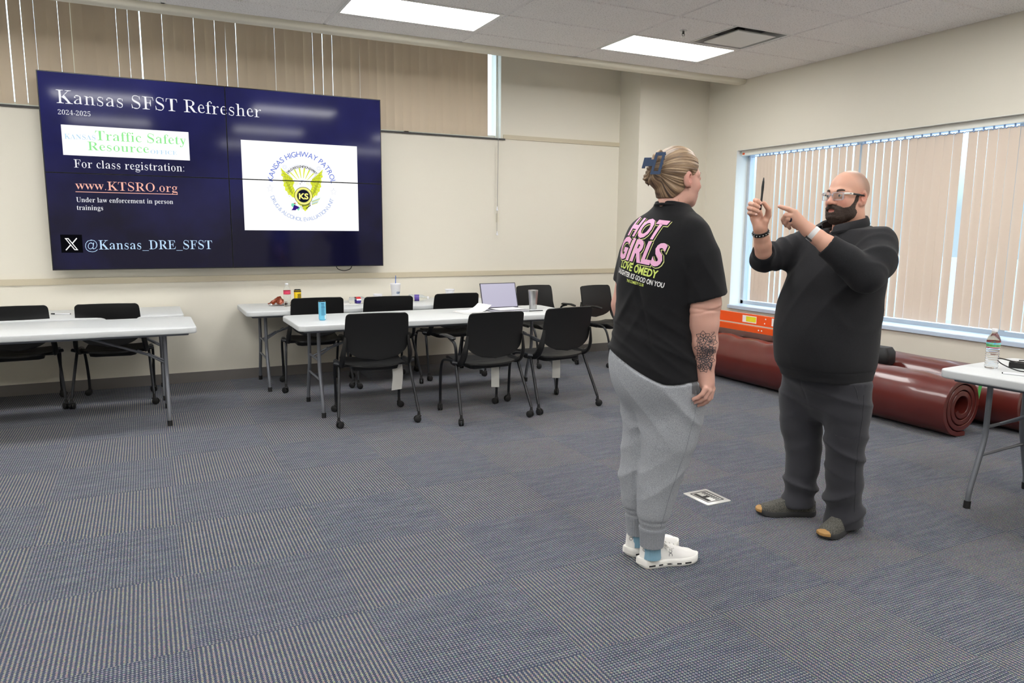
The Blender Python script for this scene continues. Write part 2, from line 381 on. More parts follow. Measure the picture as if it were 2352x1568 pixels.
# ------------------------------------------------------------------ windows and blinds
M_glass = bpy.data.materials.new('window_glass'); M_glass.use_nodes = True
_n = M_glass.node_tree; _n.nodes.remove(_n.nodes['Principled BSDF'])
_t = _n.nodes.new('ShaderNodeBsdfTransparent'); _g = _n.nodes.new('ShaderNodeBsdfGlossy'); _g.inputs['Roughness'].default_value = .02
_t.inputs[0].default_value = (.93,.97,.98,1); _mx = _n.nodes.new('ShaderNodeMixShader'); _fr = _n.nodes.new('ShaderNodeFresnel'); _fr.inputs[0].default_value = 1.3
_mx.inputs[0].default_value = .05; _n.links.new(_t.outputs[0], _mx.inputs[1]); _n.links.new(_g.outputs[0], _mx.inputs[2]); _n.links.new(_mx.outputs[0], _n.nodes['Material Output'].inputs[0])
def vane_mat(name, col, tr):
    m = mat(name, col, .6, spec=.3, bump=.06, bscale=300, stretch=(1,1,.1)); nt = m.node_tree; out = nt.nodes['Material Output']; b = nt.nodes['Principled BSDF']
    t = nt.nodes.new('ShaderNodeBsdfTranslucent'); t.inputs[0].default_value = col; mx = nt.nodes.new('ShaderNodeMixShader'); mx.inputs[0].default_value = tr
    nt.links.new(b.outputs[0], mx.inputs[1]); nt.links.new(t.outputs[0], mx.inputs[2]); nt.links.new(mx.outputs[0], out.inputs[0]); return m
M_vaneB = vane_mat('taupe_vane', lin(216,199,176), .04); M_vaneR = vane_mat('beige_vane', lin(238,222,206), .15)
def vane_mesh(h, m):
    b = MB(); rs = []
    n = 6; w = .0445
    up = [(x*w, .006*(1-x*x)) for x in np.linspace(-1, 1, n)]; ring = [(x, y+.0007) for x, y in up]+[(x, y-.0007) for x, y in up[::-1]]
    b.rings([[(x, y, z) for x, y in ring] for z in (-h, 0)]); return b.mesh('vane', m, angle=60)
# back opening
win_b = tag(bpy.data.objects.new('window_1', None), kind='structure'); COL.objects.link(win_b)
b = MB(); b.box(SX0, SX1, .14, .146, SZ0, SZ1); b.obj('pane', M_glass, win_b, smooth=False)
b = MB()
for x in np.arange(SX0, SX1-.2, 1.5): b.box(x-.025, x+.025, .12, .17, SZ0+.001, SZ1)
b.box(SX0, SX1, .12, .17, SZ0+.001, SZ0+.05); b.box(SX1-.012, SX1, .10, .17, SZ0+.001, SZ1); b.obj('window_frame', M_white_trim, win_b, smooth=False)
b = MB(); b.box(SX0, SX1+.045, -.018, .12, SZ0-.010, SZ0+.006); b.obj('window_sill', M_dark, win_b, smooth=False)
bt = thing('vertical_blind', 'long taupe vertical blind high on the wall behind the video wall', 'blind', (0, .055, SZ0))
b = MB(); b.box(SX0, SX1-.01, -.02, .02, 1.0, 1.03); b.obj('head_rail', M_white_trim, bt, smooth=False)
vb = vane_mesh(.975, M_vaneB)
x = -9.54; k = 0
WID = {22: .012, 28: .008, 29: .006, 39: .01, 48: .006, 57: .014, 58: .004}
while x < -2.70:
    o = link('vane', vb, bt); o.location = (x, random.uniform(-.004,.004), 1.0-.0); o.rotation_euler = (random.uniform(-.002,.002), random.uniform(-.003,.003), -math.radians(random.uniform(4, 12)))
    x += random.choice((.0835, .0845, .0885, .0895, .0905, .0915))+WID.get(k, 0)*.6; k += 1
# right window
win_r = tag(bpy.data.objects.new('window_2', None), kind='structure'); COL.objects.link(win_r)
b = MB(); b.box(.205, .211, WY0, WY1, WZ0, WZ1); b.obj('pane', M_glass, win_r, smooth=False)
b = MB(); b.box(.17, .24, WY1-.045, WY1, WZ0, WZ1); b.box(.17, .24, WY0, WY0+.045, WZ0, WZ1); b.box(.17, .24, WY0, WY1, WZ0, WZ0+.05); b.box(.17, .24, WY0, WY1, WZ1-.05, WZ1)
for y in (-2.4, -3.9, -5.4): b.box(.18, .23, y-.025, y+.025, WZ0, WZ1)
b.obj('window_frame', M_alu, win_r, smooth=False)
b = MB(); b.rings([[(x, y, z) for x, z in ((.17,WZ0+.012),(-.022,WZ0+.004),(-.026,WZ0-.002),(-.026,WZ0-.034),(-.02,WZ0-.038),(0,WZ0-.038),(0,WZ0-.0005),(.17,WZ0-.0005))] for y in (WY0, WY1-.001)])
b.obj('window_sill', M_sill, win_r, smooth=False)
b = MB(); b.box(0, .2, WY0, WY1, WZ1-.006, WZ1-.0005); b.box(0, .2, WY1-.006, WY1-.0005, WZ0, WZ1); b.obj('window_reveal', M_white_trim, win_r, smooth=False)
bt = thing('vertical_blind', 'beige vertical blind partly open in the right hand window', 'blind', (.085, 0, WZ0))
b = MB(); b.box(-.03, .03, WY0+.03, WY1-.02, WZ1-WZ0-.062, WZ1-WZ0-.008); hr = b.obj('head_rail', M_white_trim, bt, smooth=False)
b = MB(); b.box(-.031, -.0302, WY1-.07, WY1-.035, WZ1-WZ0-.052, WZ1-WZ0-.03); b.obj('warning_sticker', mat('orange_sticker', lin(232,90,36), .5), hr, smooth=False)
M_link = mat('clear_blue_links', lin(150,176,214), .25, spec=.7)
vr = vane_mesh(WZ1-WZ0-.155, M_vaneR); zt = WZ1-WZ0-.085
y = -1.175; k = 0
clip = MB(); clip.box(-.006, .006, -.004, .004, 0, .03); cme = clip.mesh('vane_clip', M_link, smooth=False)
while y > -6.85:
    o = link('vane', vr, bt); o.location = (0, y, zt)
    sp_ = .050 if k < 4 else .0826
    ang = 6 if k < 4 else 13+random.uniform(-7, 7)
    if k in (10, 11): ang = 12
    if 24 <= k <= 28: ang = 6
    if k == 29: sp_ = .125
    o.rotation_euler = (random.uniform(-.003,.003), 0, math.radians(90-ang))
    c = link('vane_clip', cme, o)
    y -= sp_; k += 1
b = MB(); cz = zt-.004
for yy in np.arange(-6.85, -1.05, .026): b.tube([(-.010, yy, cz+.004*math.sin(yy*76)), (-.012, yy+.013, cz+.006), (-.010, yy+.026, cz+.004*math.sin((yy+.026)*76))], .0035, 5)
b.obj('link_chain', M_link, bt)
# cord of the back blind
t = thing('blind_cord', 'thin grey blind cord with white tassels hanging down the back wall', 'cord', (-2.605, -.03, 0))
b = MB(); b.tube([(.03,.085,3.35),(.012,.035,2.75),(.0,.004,2.47),(0,.0,2.43)], .003, 6); b.tube([(0,0,2.43),(-.004,0,2.1),(-.008,0,1.70)], .003, 6); b.tube([(.002,0,2.43),(-.002,.008,2.0),(-.008,.008,1.42)], .0022, 6); b.obj('cord', mat('grey_cord', lin(150,148,142), .6), t)
for z in (1.67, 1.40):
    b = MB(); b.lathe([(.004,.045),(.006,.03),(.012,.004),(.012,0)], 10, (-.009, .0, z)); b.obj('tassel', M_gloss_white, t)
b = MB(); b.box(-.007, .016, .012, .029, 1.545, 1.64); b.obj('cord_weight', mat('cream_weight', lin(222,216,198), .5), t, smooth=False)
# outside ground: pale pavement
b = MB(); b.box(.6, 60, -60, 40, -.9, -.6); tag(b.obj('ground', mat('pale_pavement', lin(140,160,182), .9)), kind='structure')
# ------------------------------------------------------------------ folding tables
def make_table(label, loc, rz, L=2.44, inset=.18):
    t = thing('folding_table', label, 'table', loc, rz, 'white plastic folding tables')
    D = .762
    b = MB(); b.rprism(L, D, .055, [(.690, .006), (.694, .001), (.700, 0), (.727, 0), (.733, .002), (.735, .007)], 6); top = b.obj('tabletop', M_table, t, angle=50)
    b = MB(); b.rprism(L-.10, D-.10, .03, [(.672, .004), (.690, 0)], 4); b.obj('underside_frame', M_tleg, t)
    for sx in (-1, 1):
        x = sx*(L/2-inset)
        for sy in (-1, 1):
            pts = spline([(x, sy*.19, .68), (x, sy*.19, .50), (x, sy*.195, .37), (x, sy*.235, .25), (x, sy*.290, .10), (x, sy*.302, .035)], 5)
            b = MB(); b.tube(pts, .0145, 10); lg = b.obj('leg', M_tleg, t)
            b = MB(); b.tube([(x, sy*.301, .04), (x, sy*.304, .0)], .0175, 10); b.obj('foot_cap', M_rubber, lg)
        b = MB()
        b.tube([(x, -.19, .43), (x, .19, .43)], .009, 8); b.tube([(x, -.222, .28), (x, .222, .28)], .009, 8); b.obj('crossbar', M_tleg, t)
        b = MB(); xm = sx*(L/2-.80)
        b.tube([(x, -.06, .43), (x-sx*.12, -.03, .50)], .008, 8); b.tube([(x, .06, .43), (x-sx*.12, .03, .50)], .008, 8)
        b.tube([(x-sx*.10, 0, .49), (xm, 0, .672)], .010, 8); b.tube([(x-sx*.16, 0, .515), (x-sx*.19, 0, .53)], .0135, 8)
        b.obj('brace', M_tleg, t)
    return t
H_ = .762/2
make_table('white folding table at left in front of two black chairs, nearest of the left pair', (-5.825-1.22, -.945-H_, 0), 0, inset=.215)
make_table('white folding table against the wall at left, holding only a pen', (-5.87-1.22, -.03-H_, 0), 0)
make_table('white folding table in the middle row carrying the blue can and laptop', (-5.135+1.22-.005, -1.185-H_, 0), 0)
make_table('white folding table along the wall under the video wall with snack bag and drinks', (-5.375+1.22, -.045-H_, 0), 0)
_a = math.radians(94); make_table('white folding table at the right edge holding a water bottle and black cables', (-1.895, -6.235, 0), _a)

# ------------------------------------------------------------------ nesting chairs on casters
M_tag = mat('paper_tag', lin(226,224,218), .7)
def chair_parts():
    P = {}
    # seat shell
    g = []
    for v in np.linspace(0, 1, 13):
        y = -.215+.455*v; hw = .225 if v > .25 else .225*math.sqrt(max(0, 1-((.25-v)/.25)**2*.62))
        if v > .9: hw -= .02*((v-.9)/.1)**2
        g.append([(hw*u, y, (.440+.014*v)+.010*u*u-.016*math.exp(-((v-.45)/.3)**2)-(.035*((v-.82)/.18)**2 if v > .82 else 0)-(0)) for u in np.linspace(-1, 1, 9)])
    b = MB(); b.sheet(g, .013); P['seat'] = b.mesh('seat', M_blackp, angle=60)
    b = MB(); b.rprism(.36, .34, .05, [(.395, .05), (.405, .01), (.438, 0)], 4, c=(0, .0)); P['seat_pan'] = b.mesh('seat_pan', M_blackp)
    # back shell
    g = []
    for v in list(np.linspace(0, .34, 9))+[.42,.5,.6,.7,.8,.88,.93,.945,.958,.97,.98,.988,.994,.998,1.]:
        if v < .34: hw = .235*math.sqrt(max(1e-4, 1-((.34-v)/.34)**2))*.985
        else: hw = .232+.004*math.sin((v-.34)/.66*PI)-.006*(v-.34)
        if v > .93: hw -= .025*(1-math.sqrt(max(0, 1-((v-.93)/.07)**2)))
        z = .490+.358*v; y = -.232-.052*v+.012*math.sin(v*PI)-.0
        g.append([(hw*u, y+.030*(hw*u/.235)**2, z-(.006*u*u if v > .9 else 0)) for u in np.linspace(-1, 1, 13)])
    b = MB(); b.sheet(g, .011); P['backrest'] = b.mesh('backrest', M_blackp, angle=60)
    for s in (-1, 1):
        pts = spline([(s*.248, .03, .432), (s*.252, -.10, .440), (s*.254, -.17, .468), (s*.250, -.212, .53), (s*.240, -.228, .60), (s*.232, -.232, .67)], 5)
        b = MB(); b.tube(pts, [.024]*6+[.026]*10+list(np.linspace(.026, .012, len(pts)-16)), 8, flat=.55, up=(0, 1, 0)); P['upright%d' % s] = b.mesh('upright', M_blackp)
        pts = spline([(s*.262, -.11, .452), (s*.266, .06, .452), (s*.266, .17, .425), (s*.262, .225, .33), (s*.256, .25, .18), (s*.255, .256, .085)], 5)
        b = MB(); b.tube(pts, .0115, 10); P['front%d' % s] = b.mesh('leg', M_tube)
        b = MB(); b.tube([(s*.264, -.085, .455), (s*.275, -.14, .34), (s*.300, -.262, .085)], .0115, 10); b.tube([(s*.264, -.12, .452), (s*.300, -.10, .458)], .014, 8); P['rear%d' % s] = b.mesh('leg', M_tube)
        pts = spline([(s*.268, -.10, .455), (s*.285, -.14, .53), (s*.290, -.12, .605), (s*.290, -.02, .636)], 5)
        b = MB(); b.tube(pts, .012, 8); P['armpost%d' % s] = b.mesh('arm_post', M_tube)
        b = MB(); b.tube([(s*.29, -.11, .635), (s*.29, -.09, .642), (s*.29, .06, .648), (s*.288, .13, .640), (s*.286, .15, .634)], [.014, .026, .027, .024, .010], 10, flat=.4, up=(1, 0, 0)); P['armpad%d' % s] = b.mesh('arm_pad', M_blackp)
    b = MB(); b.tube([(-.262, -.07, .43), (.262, -.07, .43)], .011, 8); b.tube([(-.25, .03, .432), (.25, .03, .432)], .010, 8); P['cross'] = b.mesh('seat_frame', M_tube)
    b = MB(); b.lathe([(.009, .088), (.012, .06), (.018, .055), (.018, .045)], 10)
    P['caster'] = b.mesh('caster', M_rubber)
    b = MB()
    for sx in (-1, 1):
        rs = []
        for x, r in ((.004, .012), (.004, .0255), (.008, .0275), (.016, .0265), (.020, .018)):
            rs.append([(sx*x, .012+r*math.cos(2*PI*j/14), .0275+r*math.sin(2*PI*j/14)) for j in range(14)])
        b.rings(rs)
    P['wheel'] = b.mesh('wheel', M_rubber)
    b = MB(); g = [[(x, .0-.012*math.sin(v*4), -.21*v) for x in (-.042, -.014, .014, .042)] for v in np.linspace(0, 1, 8)]; b.sheet(g, .0012); P['tag'] = b.mesh('paper_tag', M_tag)
    b = MB()
    for k in range(9): b.box(-.03, .03-.012*(k % 3), -.0042, -.0028, -.10-.011*k, -.096-.011*k)
    return P
CP = chair_parts()
def make_chair(label, loc, rz, arms=(), tagspec=None, seed=0):
    t = thing('stacking_chair', label, 'chair', loc, rz, 'black plastic chairs on casters'); r = random.Random(seed)
    link('seat', CP['seat'], t); link('seat_pan', CP['seat_pan'], t); link('backrest', CP['backrest'], t); link('seat_frame', CP['cross'], t)
    for s in (-1, 1):
        link('upright', CP['upright%d' % s], t)
        for nm, x, y in (('front', .255, .256), ('rear', .300, -.266)):
            l = link('leg', CP['%s%d' % (nm, s)], t)
            c = link('caster', CP['caster'], t); c.location = (s*x, y, 0); c.rotation_euler = (0, 0, r.uniform(0, 6.28))
            link('wheel', CP['wheel'], c)
        if s in arms: link('arm_post', CP['armpost%d' % s], t); link('arm_pad', CP['armpad%d' % s], t)
    if tagspec:
        x, y, z, a, sc = tagspec; o = link('paper_tag', CP['tag'], t); o.location = (x, y, z); o.rotation_euler = (0, 0, a); o.scale = (sc, 1, 1.0)
        tag(o, 'crumpled white paper tag hanging under the seat')
    return t
R_ = math.radians
make_chair('black chair, leftmost at the front of the middle table, with long crumpled paper tag', (-4.605, -2.005, 0), R_(-6), (), (.18, -.05, .425, .35, 1.1), 1)
make_chair('black chair with arms, centre one of three backed up to the middle table', (-3.795, -2.275, 0), R_(1.5), (-1,), (.10, -.03, .425, -.5, .75), 2)
make_chair('black chair, rightmost at the front of the middle table beside the steel tumbler', (-3.125, -2.185, 0), R_(6), (), (.06, .0, .425, -.6, .8), 3)
make_chair('black chair behind the blue can, between the two middle tables', (-4.765, -.600, 0), R_(-2), (), None, 4)
make_chair('black chair between the two middle tables, below the styrofoam cup', (-4.135, -.690, 0), R_(-2), (), None, 5)
make_chair('black chair between the two middle tables, nearest the laptop', (-3.435, -.610, 0), R_(0), (), None, 6)
make_chair('black chair cut off by the left edge of the photo', (-7.085, -.485, 0), R_(3), (), None, 7)
make_chair('black chair between the two left tables, beside the lying pen', (-6.405, -.535, 0), R_(-6), (), None, 8)
make_chair('black chair by the wall facing the room, behind the laptop and tumbler', (-2.22, -.46, 0), R_(184), (-1, 1), None, 9)
make_chair('black armchair on casters by the wall behind the person in the t-shirt', (-1.53, -.70, 0), R_(192), (-1, 1), None, 10)

# ------------------------------------------------------------------ text and flat artwork
def serif(s):
    o = ''
    for c in s:
        if 'A' <= c <= 'Z': o += chr(0x1D400+ord(c)-65)
        elif 'a' <= c <= 'z': o += chr(0x1D41A+ord(c)-97)
        elif '0' <= c <= '9': o += chr(0x1D7CE+ord(c)-48)
        else: o += c
    return o
_cache = {}
def thin_text(v, f, d):
    """make bold strokes lighter: pull every outline point in by at most d, never through a hairline"""
    cnt = {}
    for q in f:
        for i in range(len(q)):
            a, b = q[i], q[(i+1) % len(q)]; k = (min(a, b), max(a, b)); cnt.setdefault(k, []).append((a, b))
    E = np.array([l[0] for l in cnt.values() if len(l) == 1]); P = v[E[:, 0]]; Q = v[E[:, 1]]; D = Q-P; L = np.linalg.norm(D, axis=1, keepdims=True)+1e-9; N = np.c_[D[:, 1], -D[:, 0]]/L
    if f and sum((v[q[1]][0]-v[q[0]][0])*(v[q[2]][1]-v[q[0]][1])-(v[q[1]][1]-v[q[0]][1])*(v[q[2]][0]-v[q[0]][0]) for q in f[:40]) < 0: N = -N
    n = np.zeros_like(v); np.add.at(n, E[:, 0], N); np.add.at(n, E[:, 1], N); n /= np.linalg.norm(n, axis=1, keepdims=True)+1e-9
    out = v.copy()
    for i in range(len(v)):
        o = v[i]-n[i]*1e-4; r = -n[i]; den = r[0]*D[:, 1]-r[1]*D[:, 0]; w = P-o
        with np.errstate(divide='ignore', invalid='ignore'):
            t = (w[:, 0]*D[:, 1]-w[:, 1]*D[:, 0])/den; u = (w[:, 0]*r[1]-w[:, 1]*r[0])/den
        ok = (np.abs(den) > 1e-9) & (t > 2e-3) & (u >= -.01) & (u <= 1.01); th = t[ok].min() if ok.any() else .04
        sh = min(d, max(0., (th-.030)*.42)); out[i] = v[i]-n[i]*sh
    return out
def text_mesh(s, offset=0., shear=0., res=3, space=1., thin=0.):
    """flat text outline: vertices (n,2) and faces, left aligned, baseline at 0, cap height about .7"""
    key = (s, offset, shear, res, space, thin)
    if key in _cache: return _cache[key]
    c = bpy.data.curves.new('text', 'FONT'); c.body = s; c.size = 1; c.offset = offset; c.shear = shear; c.resolution_u = res; c.space_character = space
    o = bpy.data.objects.new('text', c); COL.objects.link(o)
    dg = bpy.context.evaluated_depsgraph_get(); dg.update()
    me = bpy.data.meshes.new_from_object(o.evaluated_get(dg))
    v = np.array([p.co[:2] for p in me.vertices]) if len(me.vertices) else np.zeros((0, 2)); f = [tuple(p.vertices) for p in me.polygons]
    bpy.data.objects.remove(o); bpy.data.curves.remove(c); bpy.data.meshes.remove(me)
    if thin and len(v): v = thin_text(v, f, thin)
    _cache[key] = (v, f); return v, f
def fit_text(s, x0, x1, z, h=None, **kw):
    """scale text to run from x0 to x1 at baseline z, h = cap height (from 'H')"""
    v, f = text_mesh(s, **kw); v = v.copy(); v[:, 0] -= v[:, 0].min(); sx = (x1-x0)/v[:, 0].max(); cap = .7
    sy = h/cap if h else sx
    return np.c_[x0+v[:, 0]*sx, z+v[:, 1]*sy], f

# ------------------------------------------------------------------ video wall
M_bez = mat('black_bezel', lin(14,14,16), .3)
def screen_mat():
    m = mat('navy_slide', lin(10,10,30), .08, spec=.3); nt = m.node_tree; b = nt.nodes['Principled BSDF']; L = nt.links
    tc = nt.nodes.new('ShaderNodeTexCoord'); sp = nt.nodes.new('ShaderNodeSeparateXYZ'); L.new(tc.outputs['Object'], sp.inputs[0])
    n = nt.nodes.new('ShaderNodeTexNoise'); n.inputs['Scale'].default_value = 1.6; n.inputs['Detail'].default_value = 4; L.new(tc.outputs['Object'], n.inputs[0])
    r = nt.nodes.new('ShaderNodeValToRGB'); r.color_ramp.elements[0].color = lin(8,7,24); r.color_ramp.elements[1].color = lin(38,40,100); r.color_ramp.elements[0].position = .25; r.color_ramp.elements[1].position = .85
    k = node_math(nt, 'ADD', node_math(nt, 'MULTIPLY', n.outputs[0], .75), node_math(nt, 'MULTIPLY_ADD', sp.outputs[2], .28, .07))
    L.new(k, r.inputs[0]); L.new(r.outputs[0], b.inputs['Emission Color']); b.inputs['Emission Strength'].default_value = 1.0
    return m
M_scr = screen_mat()
vw = thing('video_wall', 'large black video wall of four screens showing a dark blue slide', 'screen', (-5.40, 0, 1.9035))
VW, VH = 2.89, 1.637; FY = -.157
def px(X): return X+5.40
def pz(Zz): return Zz-1.9035
for i in (0, 1):
    for j in (0, 1):
        x0 = -VW/2+i*VW/2; z0 = -VH/2+j*VH/2; x1 = x0+VW/2; z1 = z0+VH/2
        b = MB(); b.rings([[(x, y, z) for x, z in ((x0+e,z0+e),(x1-e,z0+e),(x1-e,z1-e),(x0+e,z1-e))] for y, e in ((-.045, .02), (-.075, .0008), (FY+.002, .0008), (FY, .002))])
        p = b.obj('display_panel', M_bez, vw, smooth=False)
        b = MB(); bo = .009; bi = .0045
        xl = x0+(bo if i == 0 else bi); xr = x1-(bo if i == 1 else bi); zb = z0+(bo if j == 0 else bi); zt_ = z1-(bo if j == 1 else bi)
        b.box(xl, xr, FY-.0012, FY+.001, zb, zt_); sc_ = b.obj('screen', M_scr, p, smooth=False)
b = MB(); b.box(-1.2, 1.2, -.047, -.001, -.55, -.45); b.box(-1.2, 1.2, -.047, -.001, .45, .55); b.obj('wall_mount', M_dark, vw, smooth=False)
E_white = emis('slide_white', (1,1,1,1), 1.05); E_text = emis('slide_text', lin(246,246,250), 1.0); E_link = emis('slide_link', lin(255,190,172), 1.0); E_cyan = emis('slide_pale_blue', lin(196,226,255), 1.0)
E_green = emis('slide_green', lin(150,240,150), 1.0); E_lblue = emis('slide_light_blue', lin(186,222,246), 1.0); E_black = emis('slide_black', lin(12,12,16), 1.0)
E_yel = emis('slide_yellow', lin(228,238,60), 1.0); E_pyel = emis('slide_pale_yellow', lin(252,248,140), 1.0); E_oli = emis('slide_olive', lin(128,138,60), 1.0); E_blue = emis('slide_blue', lin(96,120,216), 1.0)
E_pblue = emis('slide_faded_blue', lin(176,192,230), 1.0); E_navy = emis('slide_navy', lin(24,26,46), 1.0); E_purp = emis('slide_purple', lin(58,30,130), 1.0); E_mint = emis('slide_mint', lin(130,226,190), 1.0); E_red = emis('slide_red', lin(200,60,70), 1.0); E_pale = emis('slide_pale_grey', lin(226,230,240), 1.0)
SEAMX, SEAMZ = .0045, .0045
def flat(name, parts, y, parent=vw):
    """parts: list of (verts2d, faces, material); cut along the seams between panels"""
    mats = []; bm = bmesh.new()
    for v, f, m in parts:
        if m not in mats: mats.append(m)
        mi = mats.index(m); vs = [bm.verts.new((float(p[0]), y, float(p[1]))) for p in v]
        for q in f:
            try: fc = bm.faces.new([vs[i] for i in q]); fc.material_index = mi
            except ValueError: pass
    bm.normal_update()
    for no, off in (((1,0,0), SEAMX), ((0,0,1), SEAMZ)):
        for s in (-1, 1):
            co = tuple(c*off*s for c in no)
            bmesh.ops.bisect_plane(bm, geom=bm.verts[:]+bm.edges[:]+bm.faces[:], plane_co=co, plane_no=no)
    dead = [f for f in bm.faces if abs(f.calc_center_median().x) < SEAMX-1e-5 or abs(f.calc_center_median().z) < SEAMZ-1e-5]
    bmesh.ops.delete(bm, geom=dead, context='FACES')
    for f in bm.faces:
        if f.normal.y > 0: f.normal_flip()
    me = bpy.data.meshes.new(name); bm.to_mesh(me); bm.free()
    for m in mats: me.materials.append(m)
    return link(name, me, parent)
def rect2(x0, x1, z0, z1): return [(x0,z0),(x1,z0),(x1,z1),(x0,z1)], [(0,1,2,3)]
def poly2(pts): return list(pts), [tuple(range(len(pts)))]
def ring2(cx, cz, r0, r1, n=48, a0=0, a1=2*PI):
    v = []; f = []
    for k in range(n+1):
        a = a0+(a1-a0)*k/n; v += [(cx+r0*math.cos(a), cz+r0*math.sin(a)), (cx+r1*math.cos(a), cz+r1*math.sin(a))]
        if k: f.append((2*k-2, 2*k-1, 2*k+1, 2*k))
    return v, f
def line2(pts, w):
    v = []; f = []; n = len(pts)
    for i, p in enumerate(pts):
        a = np.array(pts[max(i-1,0)]); c = np.array(pts[min(i+1,n-1)]); d = c-a; d = d/(np.linalg.norm(d)+1e-9); nn = np.array([-d[1], d[0]])*w/2
        v += [tuple(np.array(p)+nn), tuple(np.array(p)-nn)]
        if i: f.append((2*i-2, 2*i-1, 2*i+1, 2*i))
    return v, f
T0, T1, T2, T3, T4 = FY-.0022, FY-.0026, FY-.0030, FY-.0034, FY-.0038
def stext(s, X0, X1, Zb, h, m, y=T1, name='slide_text', sf=True, off=0., thin=.024, **kw):
    v, f = fit_text(serif(s) if sf else s, px(X0), px(X1), pz(Zb), h, offset=off, thin=thin, **kw); return flat(name, [(v, f, m)], y)
stext('Kansas SFST Refresher', -6.715, -5.095, 2.468, .112, E_text, off=0., thin=.032)
stext('2024-2025', -6.712, -6.476, 2.378, .040, E_text)
flat('slide_picture', [(*rect2(px(-6.698), px(-5.722), pz(2.05), pz(2.297)), E_white)], T0)
stext('KANSAS', -6.68, -6.452, 2.183, .042, E_lblue); stext('Traffic Safety', -6.452, -5.745, 2.185, .082, E_green)
stext('Resource', -6.515, -6.048, 2.098, .074, E_green); stext('OFFICE', -6.036, -5.826, 2.094, .034, E_lblue)
stext('For class registration:', -6.626, -5.774, 1.950, .070, E_text); stext('www.KTSRO.org', -6.630, -5.838, 1.768, .076, E_link)
flat('slide_text', [(*rect2(px(-6.630), px(-5.838), pz(1.746), pz(1.751)), E_link)], T1)
stext('Under law enforcement in person', -6.630, -5.880, 1.663, .042, E_text, thin=.016); stext('trainings', -6.630, -6.434, 1.597, .042, E_text, thin=.016)
flat('slide_picture', [(*rect2(px(-6.768), px(-6.608), pz(1.235), pz(1.388)), E_black)], T0)
def xmark():
    x0, x1, z0, z1 = px(-6.737), px(-6.643), pz(1.257), pz(1.358); w = x1-x0; h = z1-z0; P = []
    out = [(0,1),(.30,1),(1,0),(.70,0)]; P.append((*poly2([(x0+a*w, z0+c*h) for a, c in out]), E_white))
    P2 = (*poly2([(x0+a*w, z0+c*h) for a, c in [(.135,.925),(.262,.925),(.865,.075),(.738,.075)]]), E_black)
    P.append((*line2([(x0+.95*w, z1), (x0+.555*w, z0+.55*h)], .0085), E_white)); P.append((*line2([(x0+.03*w, z0), (x0+.435*w, z0+.45*h)], .0085), E_white))
    flat('slide_picture', P, T1); flat('slide_picture', [P2], T2)
xmark()
stext('@Kansas_DRE_SFST', -6.590, -5.574, 1.262, .082, E_cyan)
flat('slide_picture', [(*rect2(px(-5.283), px(-4.203), pz(1.436), pz(2.258)), E_white)], T0)
